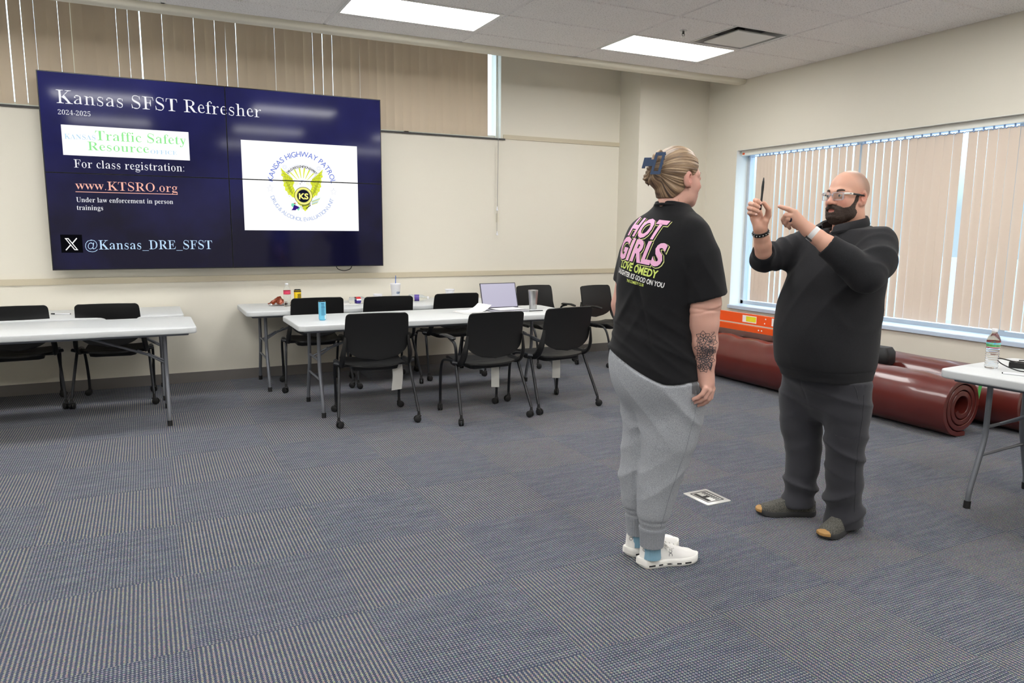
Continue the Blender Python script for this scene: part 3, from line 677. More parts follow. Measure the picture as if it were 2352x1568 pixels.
def emblem():
    cx, cz, R = px(-4.740), pz(1.838), .322
    L = lambda x, y: (cx+R*(x-712)/537, cz+R*(830-y)/537)     # drawing units of the round badge
    s = R/537; P = []; Q = []; Z = []; K = []
    for sg in (-1, 1):
        X = lambda x, y: L(712+sg*(712-x), y)
        wing = [(380,520),(450,590),(560,690),(588,740),(560,800),(590,860),(590,985),(545,975),(520,940),(485,940),(470,890),(440,870),(440,820),(415,800),(425,750),(405,720),(415,670),(385,640),(398,590)]
        P.append((*poly2([X(*p) for p in wing]), E_yel))
        inner = [(575,770),(640,720),(700,745),(690,830),(600,850),(565,810)]; Q.append((*poly2([X(*p) for p in inner]), E_white))
        for k in range(9):
            a = k/8; x0 = 400+150*a; y0 = 560+400*a; Q.append((*line2([X(398+60*a+(60*a*a), 560+395*a), X(480+90*a, 600+270*a), X(560+20*a, 690+180*a)], 4*s), E_oli))
        for k in range(5):
            a = k/4; Q.append((*line2([X(430+110*a, 590+110*a), X(450+60*a, 720+60*a), X(520+40*a, 900+30*a)], 4*s), E_oli))
        for k in range(10):
            a = k/9; p = X(405+90*a, 560+390*a); q = X(380+130*a, 575+395*a); Q.append((*line2([p, q], 5*s), E_pblue))
        for k in range(3): Q.append((*line2([X(580,800-22*k+0), X(650,760-10*k)], 5*s), E_yel))
        # scroll ends of the banner
        for rr in (34, 20): Q.append((*ring2(*X(445,512), (rr-3)*s, rr*s, 16), E_pblue))
        # stars
        sx, sy = (212, 850) if sg < 0 else (1205, 872)
        pts = [L(sx+(52 if k % 2 == 0 else 22)*math.sin(k*PI/5), sy-(58 if k % 2 == 0 else 24)*math.cos(k*PI/5)) for k in range(11)]
        Q.append((*line2(pts, 7*s), E_pale))
    for k in range(6):
        a = math.radians(-44+17.6*k); c0 = (712, 780); d0, d1 = 110, 270
        p = [(c0[0]+d0*math.sin(a)-4, c0[1]-d0*math.cos(a)), (c0[0]+d1*math.sin(a)-13, c0[1]-d1*math.cos(a)), (c0[0]+d1*math.sin(a)+13, c0[1]-d1*math.cos(a)), (c0[0]+d0*math.sin(a)+4, c0[1]-d0*math.cos(a))]
        P.append((*poly2([L(*q) for q in p]), E_yel))
    # banner arcs
    bc = L(712, 790)
    for rr in (330, 268): Q.append((*ring2(*bc, (rr-3)*s, rr*s, 24, math.radians(38), math.radians(142)), E_pblue))
    # head, beak, tail
    Q.append((*ring2(*L(712,745), 34*s, 40*s, 20, 0, PI), E_pblue)); Q.append((*ring2(*L(700,735), 6*s, 10*s, 10), E_navy)); Q.append((*poly2([L(690,752), L(662,762), L(684,775)]), E_navy))
    for k in range(8): Q.append((*line2([L(640+22*k, 835), L(645+20*k, 812)], 4*s), E_pblue))
    P.append((*poly2([L(*q) for q in [(620,1060),(820,1060),(800,1120),(770,1165),(742,1195),(715,1165),(690,1110),(640,1090)]]), E_yel))
    for k in range(6): Q.append((*line2([L(655+30*k, 1085), L(700+14*k, 1165)], 5*s), E_oli))
    for k in range(4): Q.append((*line2([L(690, 1120-8*k), L(830, 1085-8*k)], 5*s), E_navy))
    Q.append((*line2([L(755,1150), L(830,1095)], 12*s), E_navy))
    for k in range(7): Q.append((*line2([L(850,1090-10*k), L(940+8*k, 1060-14*k)], 6*s), [E_yel, E_oli, E_mint, E_pblue][k % 4]))
    Q.append((*poly2([L(*q) for q in [(530,1075),(570,1065),(600,1090),(560,1140),(525,1110)]]), E_mint)); Q.append((*poly2([L(*q) for q in [(630,1120),(670,1130),(640,1185),(610,1165)]]), E_mint))
    Z.append((*poly2([L(*q) for q in [(570,1095),(610,1110),(645,1125),(640,1150),(605,1160),(590,1180),(525,1180),(550,1150)]]), E_purp)); Z.append((*poly2([L(*q) for q in [(570,1065),(595,1062),(592,1082),(572,1082)]]), E_red))
    # roundel
    c = L(722, 953)
    disc = lambda r: ([c]+[(c[0]+r*math.cos(2*PI*k/48), c[1]+r*math.sin(2*PI*k/48)) for k in range(48)], [(0, 1+k, 1+(k+1) % 48) for k in range(48)])
    Z.append((*disc(143*s), E_navy)); K.append((*disc(136*s), E_pyel)); K2 = [(*ring2(*c, 103*s, 107*s, 48), E_oli), (*disc(100*s), E_navy)]
    v, f = fit_text('KS', L(648, 0)[0], L(800, 0)[0], L(0, 1000)[1], 88*s, offset=.035); K3 = [(v, f, E_pyel)]
    flat('slide_picture', P, T1); flat('slide_picture', Q, T2); flat('slide_picture', Z, T2-.0003); flat('slide_picture', K, T3); flat('slide_picture', K2, T4); flat('slide_picture', K3, T4-.0004)
    # lettering on arcs
    def arc(txt, centre, r, a0, a1, h, m, top=True, y=T2, off=0.):
        W = []; tot = 0
        for ch in txt:
            v, f = text_mesh(ch, offset=off); w = .3 if ch == ' ' else (v[:, 0].max() if len(v) else .3)+.08; W.append((ch, tot, w)); tot += w
        out = []
        for ch, st, w in W:
            if ch == ' ': continue
            v, f = text_mesh(ch, offset=off); k = h/.7; t = (st+w/2)/tot; a = math.radians(a0+(a1-a0)*t)
            if top: ux, uz = (math.sin(a), -math.cos(a)), (math.cos(a), math.sin(a))
            else: ux, uz = (-math.sin(a), math.cos(a)), (-math.cos(a), -math.sin(a))
            vv = [(centre[0]+r*math.cos(a)+ux[0]*(p[0]-w/2)*k+uz[0]*p[1]*k, centre[1]+r*math.sin(a)+ux[1]*(p[0]-w/2)*k+uz[1]*p[1]*k) for p in v]
            out.append((vv, f, m))
        flat('slide_text', out, y)
    arc('KANSAS HIGHWAY PATROL', L(712, 800), 460*s, 173, 7, 82*s, E_blue)
    arc('DRUG & ALCOHOL EVALUATION UNIT', L(712, 830), 520*s, 196, 342, 60*s, E_pblue, top=False)
    arc('DRUG RECOGNITION EXPERT', bc, 280*s, 140, 40, 34*s, E_navy, off=.02)
emblem()
b = MB(); b.tube(spline([(-4.425,-.09,1.09),(-4.40,-.08,1.055),(-4.34,-.075,1.040),(-4.28,-.08,1.055),(-4.262,-.09,1.09)], 6), .0042, 6)
tag(b.obj('power_cable', M_cord), 'short black cable looping down below the video wall', 'cable')

# ------------------------------------------------------------------ things on the tables
TZ = .735
def bottle(label, loc, label_cols, sc=1., tilt=None):
    t = thing('water_bottle', label, 'bottle', loc, .6)
    prof = [(.026,0),(.031,.004),(.0325,.012)]
    for k in range(7): z = .018+.012*k; prof += [(.0325,z),(.0300,z+.006)]
    prof += [(.0325,.104),(.0325,.150),(.031,.158),(.026,.172),(.018,.186),(.0128,.194),(.0128,.200)]
    b = MB(); b.lathe([(r*sc, z*sc) for r, z in prof], 24); b.obj('bottle_body', M_pet, t)
    b = MB(); b.lathe([(.0134*sc,.198*sc),(.0145*sc,.2*sc),(.0145*sc,.213*sc),(.013*sc,.215*sc)], 20); b.obj('cap', M_gloss_white, t)
    b = MB(); b.lathe([(.0330*sc,.112*sc),(.0332*sc,.113*sc),(.0332*sc,.147*sc),(.0330*sc,.148*sc)], 24, cap0=False, cap1=False); b.obj('label', label_cols, t)
    return t
M_pet = bpy.data.materials.new('clear_plastic'); M_pet.use_nodes = True
_n = M_pet.node_tree; _b = _n.nodes['Principled BSDF']; _b.inputs['Base Color'].default_value = (.93,.96,.98,1); _b.inputs['Roughness'].default_value = .06; _b.inputs['Transmission Weight'].default_value = 1; _b.inputs['IOR'].default_value = 1.12
def label_mat(name, bands):
    m = bpy.data.materials.new(name); m.use_nodes = True; nt = m.node_tree; b = nt.nodes['Principled BSDF']; b.inputs['Roughness'].default_value = .35
    tc = nt.nodes.new('ShaderNodeTexCoord'); sp = nt.nodes.new('ShaderNodeSeparateXYZ'); r = nt.nodes.new('ShaderNodeValToRGB'); r.color_ramp.interpolation = 'CONSTANT'
    nt.links.new(tc.outputs['Generated'], sp.inputs[0]); nt.links.new(sp.outputs[2], r.inputs[0])
    e = r.color_ramp.elements; e[0].position = bands[0][0]; e[0].color = bands[0][1]; e[1].position = bands[1][0]; e[1].color = bands[1][1]
    for p, c in bands[2:]: n = e.new(p); n.color = c
    n = nt.nodes.new('ShaderNodeTexVoronoi'); n.inputs['Scale'].default_value = 5; nt.links.new(tc.outputs['Generated'], n.inputs[0])
    mx = nt.nodes.new('ShaderNodeMix'); mx.data_type = 'RGBA'; mx.blend_type = 'SOFT_LIGHT'; mx.inputs[0].default_value = .5; nt.links.new(r.outputs[0], mx.inputs[6]); nt.links.new(n.outputs['Color'], mx.inputs[7]); nt.links.new(mx.outputs[2], b.inputs['Base Color'])
    return m
M_lab1 = label_mat('red_green_label', [(0, lin(150,24,34)), (.14, lin(240,240,236)), (.2, lin(90,160,96)), (.55, lin(120,196,196)), (.86, lin(150,24,34))])
M_lab2 = label_mat('red_label', [(0, lin(190,40,70)), (.12, lin(214,70,100)), (.9, lin(180,30,60))])
bottle('clear water bottle with red and green label on the right hand table', (-2.075, -5.155, TZ), M_lab1, 1.0)
bottle('clear water bottle with a red label on the wall table', (-4.965, -.42, TZ), M_lab2, 1.0)
def can(label, loc, r, h, col, extra, rz=0):
    t = thing('drink_can', label, 'can', loc, rz)
    b = MB(); b.lathe([(r*.72,0),(r*.8,.002),(r*.98,.010),(r,.014),(r,h-.014),(r*.97,h-.010)], 24); b.obj('can_body', mat('can_'+str(extra), col, .3, metal=.35, coat=.3), t)
    b = MB(); b.lathe([(r*.97,h-.010),(r*.84,h-.002),(r*.84,h),(r*.78,h),(r*.76,h-.004)], 24); b.obj('can_lid', M_canlid, t)
    b = MB(); b.box(-.008, .008, -.012, .01, h-.003, h+.0015); b.obj('pull_tab', M_canlid, t, smooth=False)
    return t
M_canlid = mat('dark_can_lid', lin(38,38,40), .35, metal=.8)
M_ink = mat('black_print', lin(14,14,14), .5); M_bink = mat('blue_print', lin(26,96,150), .5)
def wrap(name, v, f, r, m, parent, off=.0004):
    """bend flat artwork (x along the circumference, y up) round a cylinder; faces -Y at x = 0"""
    b = MB(); b.add([((r+off)*math.sin(p[0]/r), -(r+off)*math.cos(p[0]/r), p[1]) for p in v], f); return b.obj(name, m, parent, smooth=False)
t = can('yellow energy drink can with black claw marks on the wall table', (-4.875, -.455, TZ), .0335, .158, lin(240,206,20), 'yellow', .35)
vv = []; ff = []
for x0 in (-.013, 0., .013):
    pts = [(x0-.001,.118),(x0+.001,.10),(x0-.0015,.085),(x0+.0015,.068),(x0,.045)]; v, f = line2(pts, .007); v = [(p[0], p[1]) for p in v]; v[-1] = v[-2]; n0 = len(vv); vv += v; ff += [tuple(i+n0 for i in q) for q in f]
wrap('claw_print', vv, ff, .0335, M_ink, t)
b = MB(); b.lathe([(.0337,.134),(.0337,.146)], 24, cap0=False, cap1=False); b.obj('rim_band', M_ink, t)
t = can('slim light blue drink can with small print on the middle table', (-4.90, -1.635, TZ), .029, .157, lin(116,202,236), 'blue', .15)
vv = []; ff = []
r2 = random.Random(4)
for k in range(19):
    z = .136-.0052*k; hh = .0034 if k in (0, 1, 6) else .0018; wv = r2.uniform(.012, .017)
    v, f = rect2(-.018, -.018+2*wv, z, z+hh); n0 = len(vv); vv += v; ff += [tuple(i+n0 for i in q) for q in f]
vs = []; fs = []
for (p, q) in zip(vv[0::4], vv[2::4]):
    n0 = len(vs); xs = np.linspace(p[0], q[0], 6)
    for x in xs: vs += [(x, p[1]), (x, q[1])]
    fs += [(n0+2*i, n0+2*i+2, n0+2*i+3, n0+2*i+1) for i in range(5)]
wrap('small_print', vs, fs, .029, M_bink, t)
v, f = rect2(.010, .020, .012, .042); wrap('white_panel', v, f, .029, M_paper, t, .0006)
# crumpled snack bag
def crumple(nu, nv, fn, seed):
    r = np.random.default_rng(seed); return [[tuple(np.array(fn(u, v))+r.normal(0, .004, 3)) for v in np.linspace(0, 1, nv)] for u in np.linspace(0, 1, nu)]
M_foil = mat('orange_foil_bag', lin(132,58,30), .3, metal=.3, var=.6, vscale=22); M_foil2 = mat('silver_foil', lin(214,206,206), .25, metal=.6)
t = thing('snack_bag', 'crumpled shiny orange snack bag at the left end of the wall table', 'bag', (-5.03, -.30, TZ+.006), .2)
b = MB(); b.sheet(crumple(9, 9, lambda u, v: (-.075+.15*u, -.06+.12*v, .012+.055*math.sin(PI*u)*math.sin(PI*v)+.012*math.sin(9*u+5*v)), 2), .003); b.obj('bag_front', M_foil, t, angle=20)
b = MB(); b.sheet(crumple(9, 5, lambda u, v: (-.09+.18*u, -.07+.03*v, .005+.018*v*abs(math.sin(7*u))), 3), .002); b.obj('bag_edge', M_foil2, t, angle=20)
# papers, cups, bottles lying, tin
def sheet_paper(label, x, y, rz, w=.216, h=.279, z=TZ+.002, curl=0., name='paper_sheet', group=None):
    o = MB(); o.sheet([[(w*(u-.5), h*(v-.5), curl*max(0, (u-.55))**2*2) for v in np.linspace(0, 1, 7)] for u in np.linspace(0, 1, 9)], .0009)
    ob = o.obj(name, M_paper); ob.location = (x, y, z); ob.rotation_euler = (0, 0, rz); return tag(ob, label, 'paper', group)
sheet_paper('white sheet of paper lying on the wall table', -4.46, -.45, .1, .279, .216)
t = thing('foam_cup', 'tall white foam cup with blue straw and blue print on the wall table', 'cup', (-3.895, -.36, TZ), .3)
b = MB(); b.lathe([(.033,0),(.034,.002),(.050,.168),(.0515,.170),(.0515,.176)], 28); b.obj('cup', M_gloss_white, t)
b = MB(); b.lathe([(.0525,.172),(.053,.174),(.053,.181),(.049,.184),(.010,.184)], 28); b.obj('lid', M_gloss_white, t)
b = MB(); b.tube([(-.004,0,.02),(.004,.0,.262)], .0042, 8); b.obj('straw', mat('blue_straw', lin(70,112,196), .4), t)
for k, (z, wv) in enumerate(((.098,.034),(.090,.038),(.084,.030))):
    rr = .034+.016*z/.168; xs = np.linspace(-wv*.5, wv*.9, 12); vs = []; fs = []
    for x in xs: vs += [(x, z), (x, z+.004)]
    fs = [(2*i, 2*i+2, 2*i+3, 2*i+1) for i in range(11)]; wrap('print_band', vs, fs, rr+.0004, M_bink if k else M_bink, t, .0006)
def small_cup(label, loc, s=1.):
    t = thing('paper_cup', label, 'cup', loc); b = MB(); b.lathe([(.030*s,0),(.031*s,.002),(.041*s,.085*s),(.0435*s,.087*s),(.0435*s,.092*s),(.041*s,.093*s),(.0395*s,.088*s),(.030*s,.006*s)], 24); b.obj('cup', M_gloss_white, t)
    b = MB(); b.lathe([(.0445*s,.088*s),(.0445*s,.095*s)], 24, cap0=False, cap1=False); b.obj('rim', M_gloss_white, t); return t
small_cup('small white foam cup just left of the tall straw cup', (-4.12, -.50, TZ), 1.0)
small_cup('small white foam cup standing alone near the laptop end of the wall table', (-3.31, -.36, TZ), 1.15)
def lying(label, loc, rz, labm):
    t = thing('plastic_bottle', label, 'bottle', loc, rz); g = bpy.data.objects.new('bottle_shell', None)
    prof = [(.024,0),(.0325,.006),(.0325,.05),(.030,.054),(.0325,.058),(.0325,.13),(.028,.145),(.014,.172),(.0128,.19),(.0145,.192),(.0145,.204),(.012,.205)]
    def rot(b): b.v = [(z, x, y+.0325) for x, y, z in b.v]; return b
    b = MB(); b.lathe(prof, 20); rot(b).obj('bottle_body', M_pet, t)
    b = MB(); b.lathe([(.0329,.062),(.033,.063),(.033,.108),(.0329,.109)], 20, cap0=False, cap1=False); rot(b).obj('label', labm, t)
    b = MB(); b.lathe([(.0148,.191),(.0148,.206),(.013,.207)], 16); rot(b).obj('cap', M_gloss_white, t); bpy.data.objects.remove(g); return t
M_lab3 = mat('purple_red_label', lin(84,60,150), .35)
lying('clear bottle with a purple label lying on its side right of the straw cup', (-3.755, -.34, TZ), -.35, M_lab3)
lying('clear bottle lying behind the middle chair back, with red and purple label', (-4.38, -.42, TZ), .15, label_mat('red_purple_label', [(0, lin(70,50,150)), (.5, lin(240,240,240)), (.7, lin(200,50,60))]))
t = thing('mint_tin', 'small dark green tin beside the tall straw cup', 'tin', (-3.80, -.50, TZ), -.1)
b = MB(); b.rprism(.07, .05, .01, [(0,.001),(.001,0),(.015,0)], 4); b.obj('tin_base', mat('dark_green_tin', lin(30,62,56), .35, metal=.4), t)
b = MB(); b.rprism(.0715, .0515, .01, [(.0152,0),(.019,0),(.0205,.002)], 4); b.obj('tin_lid', mat('grey_green_lid', lin(96,120,112), .35, metal=.4), t)
t = thing('sunglasses', 'dark sunglasses lying on the wall table behind a chair back', 'sunglasses', (-3.22, -.52, TZ), .3)
b = MB()
for s in (-1, 1): b.tube([(s*.035+.024*math.cos(a), 0, .026+.018*math.sin(a)) for a in np.linspace(0, 2*PI, 14)], .003, 6); b.tube([(s*.06, 0, .034), (s*.062, .06, .036), (s*.05, .12, .02)], .0028, 6)
b.tube([(-.011,0,.03),(0,-.003,.034),(.011,0,.03)], .003, 6); b.obj('frame', M_blackp, t)
b = MB()
for s in (-1, 1): b.lathe([(.021,-.0008),(.021,.0008)], 14); 
b.v = [(x+(-.035 if i < len(b.v)//2 else .035), z, .026+y*.75) for i, (x, y, z) in enumerate(b.v)]; b.obj('lens', mat('dark_lens', lin(16,16,18), .1), t)
# laptop
t = thing('laptop', 'open silver laptop with a pale lavender screen on the middle table', 'laptop', (-3.245, -1.46, TZ), R_(0))
b = MB(); b.rprism(.36, .245, .012, [(.0,.004),(.003,0),(.012,0),(.015,.002)], 4, c=(0, -.12)); b.obj('base', mat('laptop_silver', lin(176,176,184), .35, metal=.5), t)
b = MB()
for r in range(5):
    for c in range(14): b.box(-.145+c*.0208, -.127+c*.0208, -.022-r*.019-.016, -.022-r*.019, .015, .0165)
tag(b.obj('keys', M_rubber, t, smooth=False), kind='stuff')
tilt = Matrix.Rotation(R_(-18), 3, 'X')
def lid(b, x0, x1, y0, y1, z0, z1):
    c = tilt @ Vector(((x0+x1)/2, (y0+y1)/2, (z0+z1)/2)); b.obox(c+Vector((0, .004, .016)), tilt, x1-x0, y1-y0, z1-z0)
b = MB(); lid(b, -.18, .18, 0, .006, 0, .235); ld = b.obj('display_lid', mat('laptop_dark_lid', lin(52,50,64), .4), t, smooth=False)
b = MB(); lid(b, -.172, .172, -.0012, 0, .010, .228)
M_lscr = mat('lavender_screen', lin(30,30,36), .2, emit=lin(206,202,224), est=.78); b.obj('screen', M_lscr, ld, smooth=False)
sheet_paper('white paper lying across the laptop keyboard', -3.235, -1.565, .12, .26, .19, TZ+.019)
sheet_paper('stack of white paper with a curled corner left of the laptop', -3.56, -1.56, .15, .30, .23, TZ+.003, -.0)
o = sheet_paper('curled open page lying on the papers left of the laptop', -3.555, -1.52, .2, .27, .21, TZ+.006, .14)
sheet_paper('white paper lying on the middle table behind the chair beside the blue can', -4.62, -1.70, -.2, .22, .12)
tag(MB.obj((lambda b: (b.tube([(-.07,0,.004),(.07,.0,.004)], .004, 8), b)[1])(MB()), 'pen', M_rubber), 'black pen lying between the laptop and the tumbler', 'pen').location = (-3.01, -1.70, TZ+.001)
t = thing('tumbler', 'tall brushed steel tumbler on the middle table', 'tumbler', (-2.945, -1.52, TZ))
b = MB(); b.lathe([(.034,0),(.036,.003),(.0365,.05),(.044,.150),(.046,.172),(.0455,.176),(.043,.176),(.040,.16)], 32); b.obj('cup', M_steel, t)
b = MB(); b.lathe([(.0425,.164),(.0425,.170),(.012,.172)], 24); b.obj('lid', M_pet, t)
# pens
def pen(label, loc, rz, body, tipc, L=.14):
    t = thing('pen', label, 'pen', loc, rz); b = MB(); b.tube([(-L/2,0,.005),(L*.28,0,.005)], .0048, 8); b.obj('barrel', body, t)
    b = MB(); b.tube([(L*.28,0,.005),(L*.5,0,.005)], [.0054,.004], 8); b.tube([(-L/2-.006,0,.005),(-L/2,0,.005)], .0034, 8); b.tube([(L*.3,0,.0105),(L*.48,0,.0105)], .0012, 6); b.obj('cap', tipc, t); return t
pen('white and black pen lying on the left wall table', (-6.79, -.415, TZ), -.35+PI, M_gloss_white, M_rubber, .15)
pen('white pen with black tip on the right table, in front of the cables', (-2.165, -5.345, TZ), R_(-70), M_gloss_white, M_rubber, .13)
# power adapters and cables on the right table
def cable_pile(label, loc, pts_list, boxes, rz=0):
    t = thing('power_adapter', label, 'adapter', loc, rz)
    for (x, y, a, w, d, h) in boxes: 
        b = MB(); b.rprism(w, d, .008, [(0,.003),(.003,0),(h-.003,0),(h,.004)], 4); o = b.obj('brick_housing', M_cord, t); o.location = (x, y, 0); o.rotation_euler = (0, 0, a)
    for pts in pts_list:
        b = MB(); b.tube(spline(pts, 8), .0032, 6); b.obj('cable', M_cord, t)
    return t
cable_pile('black power adapter with a bundled black cord beside the bottle on the right table', (-1.925, -5.215, TZ),
    [[(-.02,.0,.03),(-.09,.06,.05),(-.13,.02,.03),(-.12,-.07,.004),(-.03,-.11,.004),(.04,-.10,.01)], [(-.02,0,.035),(.0,-.06,.03),(-.01,-.13,.008),(-.03,-.19,.004)],
     [(.03,.02,.035),(.02,-.05,.045),(.0,-.1,.03),(.04,-.16,.01),(.02,-.21,.006)], [(.02,-.02,.02),(.05,-.07,.035),(.09,-.09,.02),(.06,-.12,.01),(.02,-.06,.03)],
     [(.10,-.2,.004),(.04,-.17,.02),(-.02,-.15,.012),(-.05,-.20,.004),(0,-.24,.004),(.08,-.23,.01),(.12,-.17,.02),(.06,-.13,.03)], [(-.04,-.14,.005),(.02,-.19,.018),(.09,-.18,.02),(.1,-.24,.006),(0,-.26,.004),(-.06,-.21,.004)]],
    [(0, -.01, .4, .055, .11, .033)])
cable_pile('second black adapter and plug at the right edge of the right table', (-1.745, -5.32, TZ),
    [[(0,.03,.025),(-.03,.08,.05),(.0,.10,.07),(.04,.06,.05),(.02,.02,.03)], [(0,-.03,.02),(.04,-.08,.01),(.02,-.12,.004),(.06,-.16,.004)]], [(0, 0, -.5, .05, .08, .035)])

# ------------------------------------------------------------------ floor box, litter
t = thing('floor_box', 'square steel floor outlet plate set in the carpet between the two people', 'outlet', (-3.43, -4.50, 0), 0)
b = MB(); b.rprism(.168, .205, .01, [(.0,0),(.003,0),(.0045,.003)], 4); b.obj('cover_plate', mat('satin_plate', lin(206,206,202), .35, metal=.5), t)
b = MB()
for (x0, x1, y0, y1) in ((-.055,.055,-.075,-.068),(-.055,.055,.068,.075),(-.058,-.050,-.072,.072),(.050,.058,-.072,.072)): b.box(x0, x1, y0, y1, .0044, .0052)
b.obj('lid_seam', M_dark, t, smooth=False)
b = MB(); b.box(-.045, -.022, -.06, .06, .0044, .0055); b.box(-.02, .01, -.012, .012, .0044, .0055)
for k in range(7): b.box(.012, .04, -.058+.018*k, -.050+.018*k, .0044, .0055)
b.obj('outlet_slots', M_rubber, t, smooth=False)

# ------------------------------------------------------------------ rolled mats, ladder, bag
def mat_vinyl():
    m = mat('maroon_vinyl', lin(94,36,31), .28, spec=.5, var=.14, vscale=4, bump=.05, bscale=30, coat=.25); return m
M_vin = mat_vinyl(); M_vin2 = mat('maroon_vinyl_shadow', lin(92,34,34), .38, var=.1, vscale=5)
def roll(label, x, y0, y1, r, rz=0, turns=3.1, start=-2.2, th=.042, ridge=False, z0=0., flap=True):
    """rolled mat lying along Y: a spiral sheet with real thickness"""
    t = thing('rolled_mat', label, 'mat', (x, 0, 0), 0, 'rolled maroon floor mats')
    n = 110; th0 = start; rin = r-turns*th*1.06
    outer = []; inner = []
    for k in range(n+1):
        a = th0-2*PI*turns*(k/n); rr = r-(r-rin)*(k/n)
        outer.append((rr*math.cos(a), rr*math.sin(a))); inner.append(((rr-th*.88)*math.cos(a), (rr-th*.88)*math.sin(a)))
    if flap:
        o0 = outer[0]; tdir = Vector((-math.sin(th0), math.cos(th0)))
        ext = [(o0[0]+tdir.x*s, max(o0[1]+tdir.y*s, -r)) for s in (.10, .05)]
        ext = [(o0[0]+.16, -r), (o0[0]+.07, -r+.004)]
        inn = [(p[0], p[1]+th*.8) for p in ext]
        outer = ext+outer; inner = inn+inner
    ys = [y0, y0+.004]+list(np.linspace(y0+.06, y1-.06, 44 if ridge else 12))+[y1-.004, y1]
    b = MB(); N = len(outer)
    def sect(y, sh):
        c = [((p[0]*(1-sh)+q[0]*sh), (p[1]*(1-sh)+q[1]*sh)) for p, q in zip(outer, inner)]
        return c
    rs = []
    for i, y in enumerate(ys):
        e = .10 if i in (0, len(ys)-1) else 0.
        w = .004*math.sin(y*9)+.003*math.sin(y*23)
        o_ = [(p[0]*(1-e)+q[0]*e, p[1]*(1-e)+q[1]*e) for p, q in zip(outer, inner)]; i_ = [(q[0]*(1-e)+p[0]*e, q[1]*(1-e)+p[1]*e) for p, q in zip(outer, inner)]
        ring = [(p[0]*(1+w/r), y, p[1]*(1+(w/r if p[1] > 0 else 0))+r+z0) for p in o_]+[(p[0], y, p[1]+r+z0) for p in i_[::-1]]
        if ridge:
            ring = [(x_, y_, z_+(.020*abs(math.sin(y_*9)) if z_ > 1.70*r and y_ > -2.6 else 0)) for x_, y_, z_ in ring]
        rs.append(ring)
    b.rings(rs, True, False, False)
    M2 = 2*N
    for base, flip in ((0, False), ((len(rs)-1)*M2, True)):
        for k in range(N-1):
            q = (base+k, base+k+1, base+M2-2-k, base+M2-1-k); b.f.append(q if not flip else q[::-1]); b.m.append(0)
    o = b.obj('mat_sheet', M_vin, t, angle=35); return t
roll('long front maroon rolled mat with its spiral end facing the room', -1.045+.12, -4.32, -.60, .222, start=-2.05, ridge=True)
roll('rear maroon rolled mat against the window wall', -.36, -4.50, -1.2, .235, start=-1.0, flap=False)
# green straps
M_strap = mat('green_strap', lin(96,206,112), .5)
t = thing('tie_strap', 'bright green strap with black buckle and hanging end on the front rolled mat', 'strap', (0, 0, 0))
b = MB(); b.sheet([[(-.81+.21*math.sin(a)*1.02-.115+.0, y+.02*s, .222+.226*math.cos(a)) for s in (0, .5, 1)] for a, y in zip(np.linspace(-.15, .5, 8), np.linspace(-3.32, -3.30, 8))], .003); b.obj('webbing', M_strap, t)
b = MB(); b.tube([(-.995+.02*math.cos(a), -3.37+.03*math.sin(a), .452) for a in np.linspace(0, 2*PI, 12)], .005, 6); b.tube([(-1.0,-3.36,.45),(-1.02,-3.45,.445)], .010, 6); b.obj('buckle', M_rubber, t)
b = MB(); b.sheet([[(-.694+x*(1-.6*v), -4.295+.01*v, .36-.13*v) for x in (-.02, 0, .02)] for v in np.linspace(0, 1, 6)], .003); b.obj('strap_end', M_strap, t)
# orange ladder lying on edge on the rear roll
M_org = mat('orange_fibreglass', lin(240,92,32), .4)
t = thing('step_ladder', 'orange ladder lying on its side on the rolled mats', 'ladder', (-.62, -1.62, .505))
for dx, z0, z1 in ((-.10, .035, .135), (-.165, -.030, .028)):
    b = MB(); b.rings([[(x, y, z) for x, z in ((dx-.016,z0),(dx+.016,z0),(dx+.016,z0+.006),(dx-.010,z0+.006),(dx-.010,z1-.006),(dx+.016,z1-.006),(dx+.016,z1),(dx-.016,z1))] for y in (-.95, .95)]); r_ = b.obj('rail', M_org, t, smooth=False)
    b = MB()
    ys_ = (-.61, -.57) if z0 < 0 else (-.59, -.58)
    for k, yy in enumerate(ys_): b.sphere((dx-.016, yy, (z0+z1)/2+(0 if z0 < 0 else (-.022 if k else .022))), (.004, .008, .008), 8, 5)
    b.obj('rivet', M_gloss_white, r_)
b = MB()
for yy in (.45, .15, -.15, -.45, -.75): b.box(-.085, .06, yy-.02, yy+.02, .03, .06)
b.obj('step', M_steel, t, smooth=False)
b = MB(); b.box(-.1172, -.116, -.47, -.28, .050, .120); lb = b.obj('white_sticker', M_paper, t, smooth=False)
b = MB(); b.box(-.1172, -.116, -.80, -.67, .050, .125); b.obj('white_sticker', M_paper, t, smooth=False)
b = MB(); b.box(-.1178, -.1171, -.465, -.33, .060, .112); b.obj('yellow_sticker', mat('yellow_sticker', lin(234,232,40), .5), lb, smooth=False)
b = MB(); b.box(-.150, .05, -.95, .95, -.038, -.032); b.obj('side_spreader', M_steel, t, smooth=False)
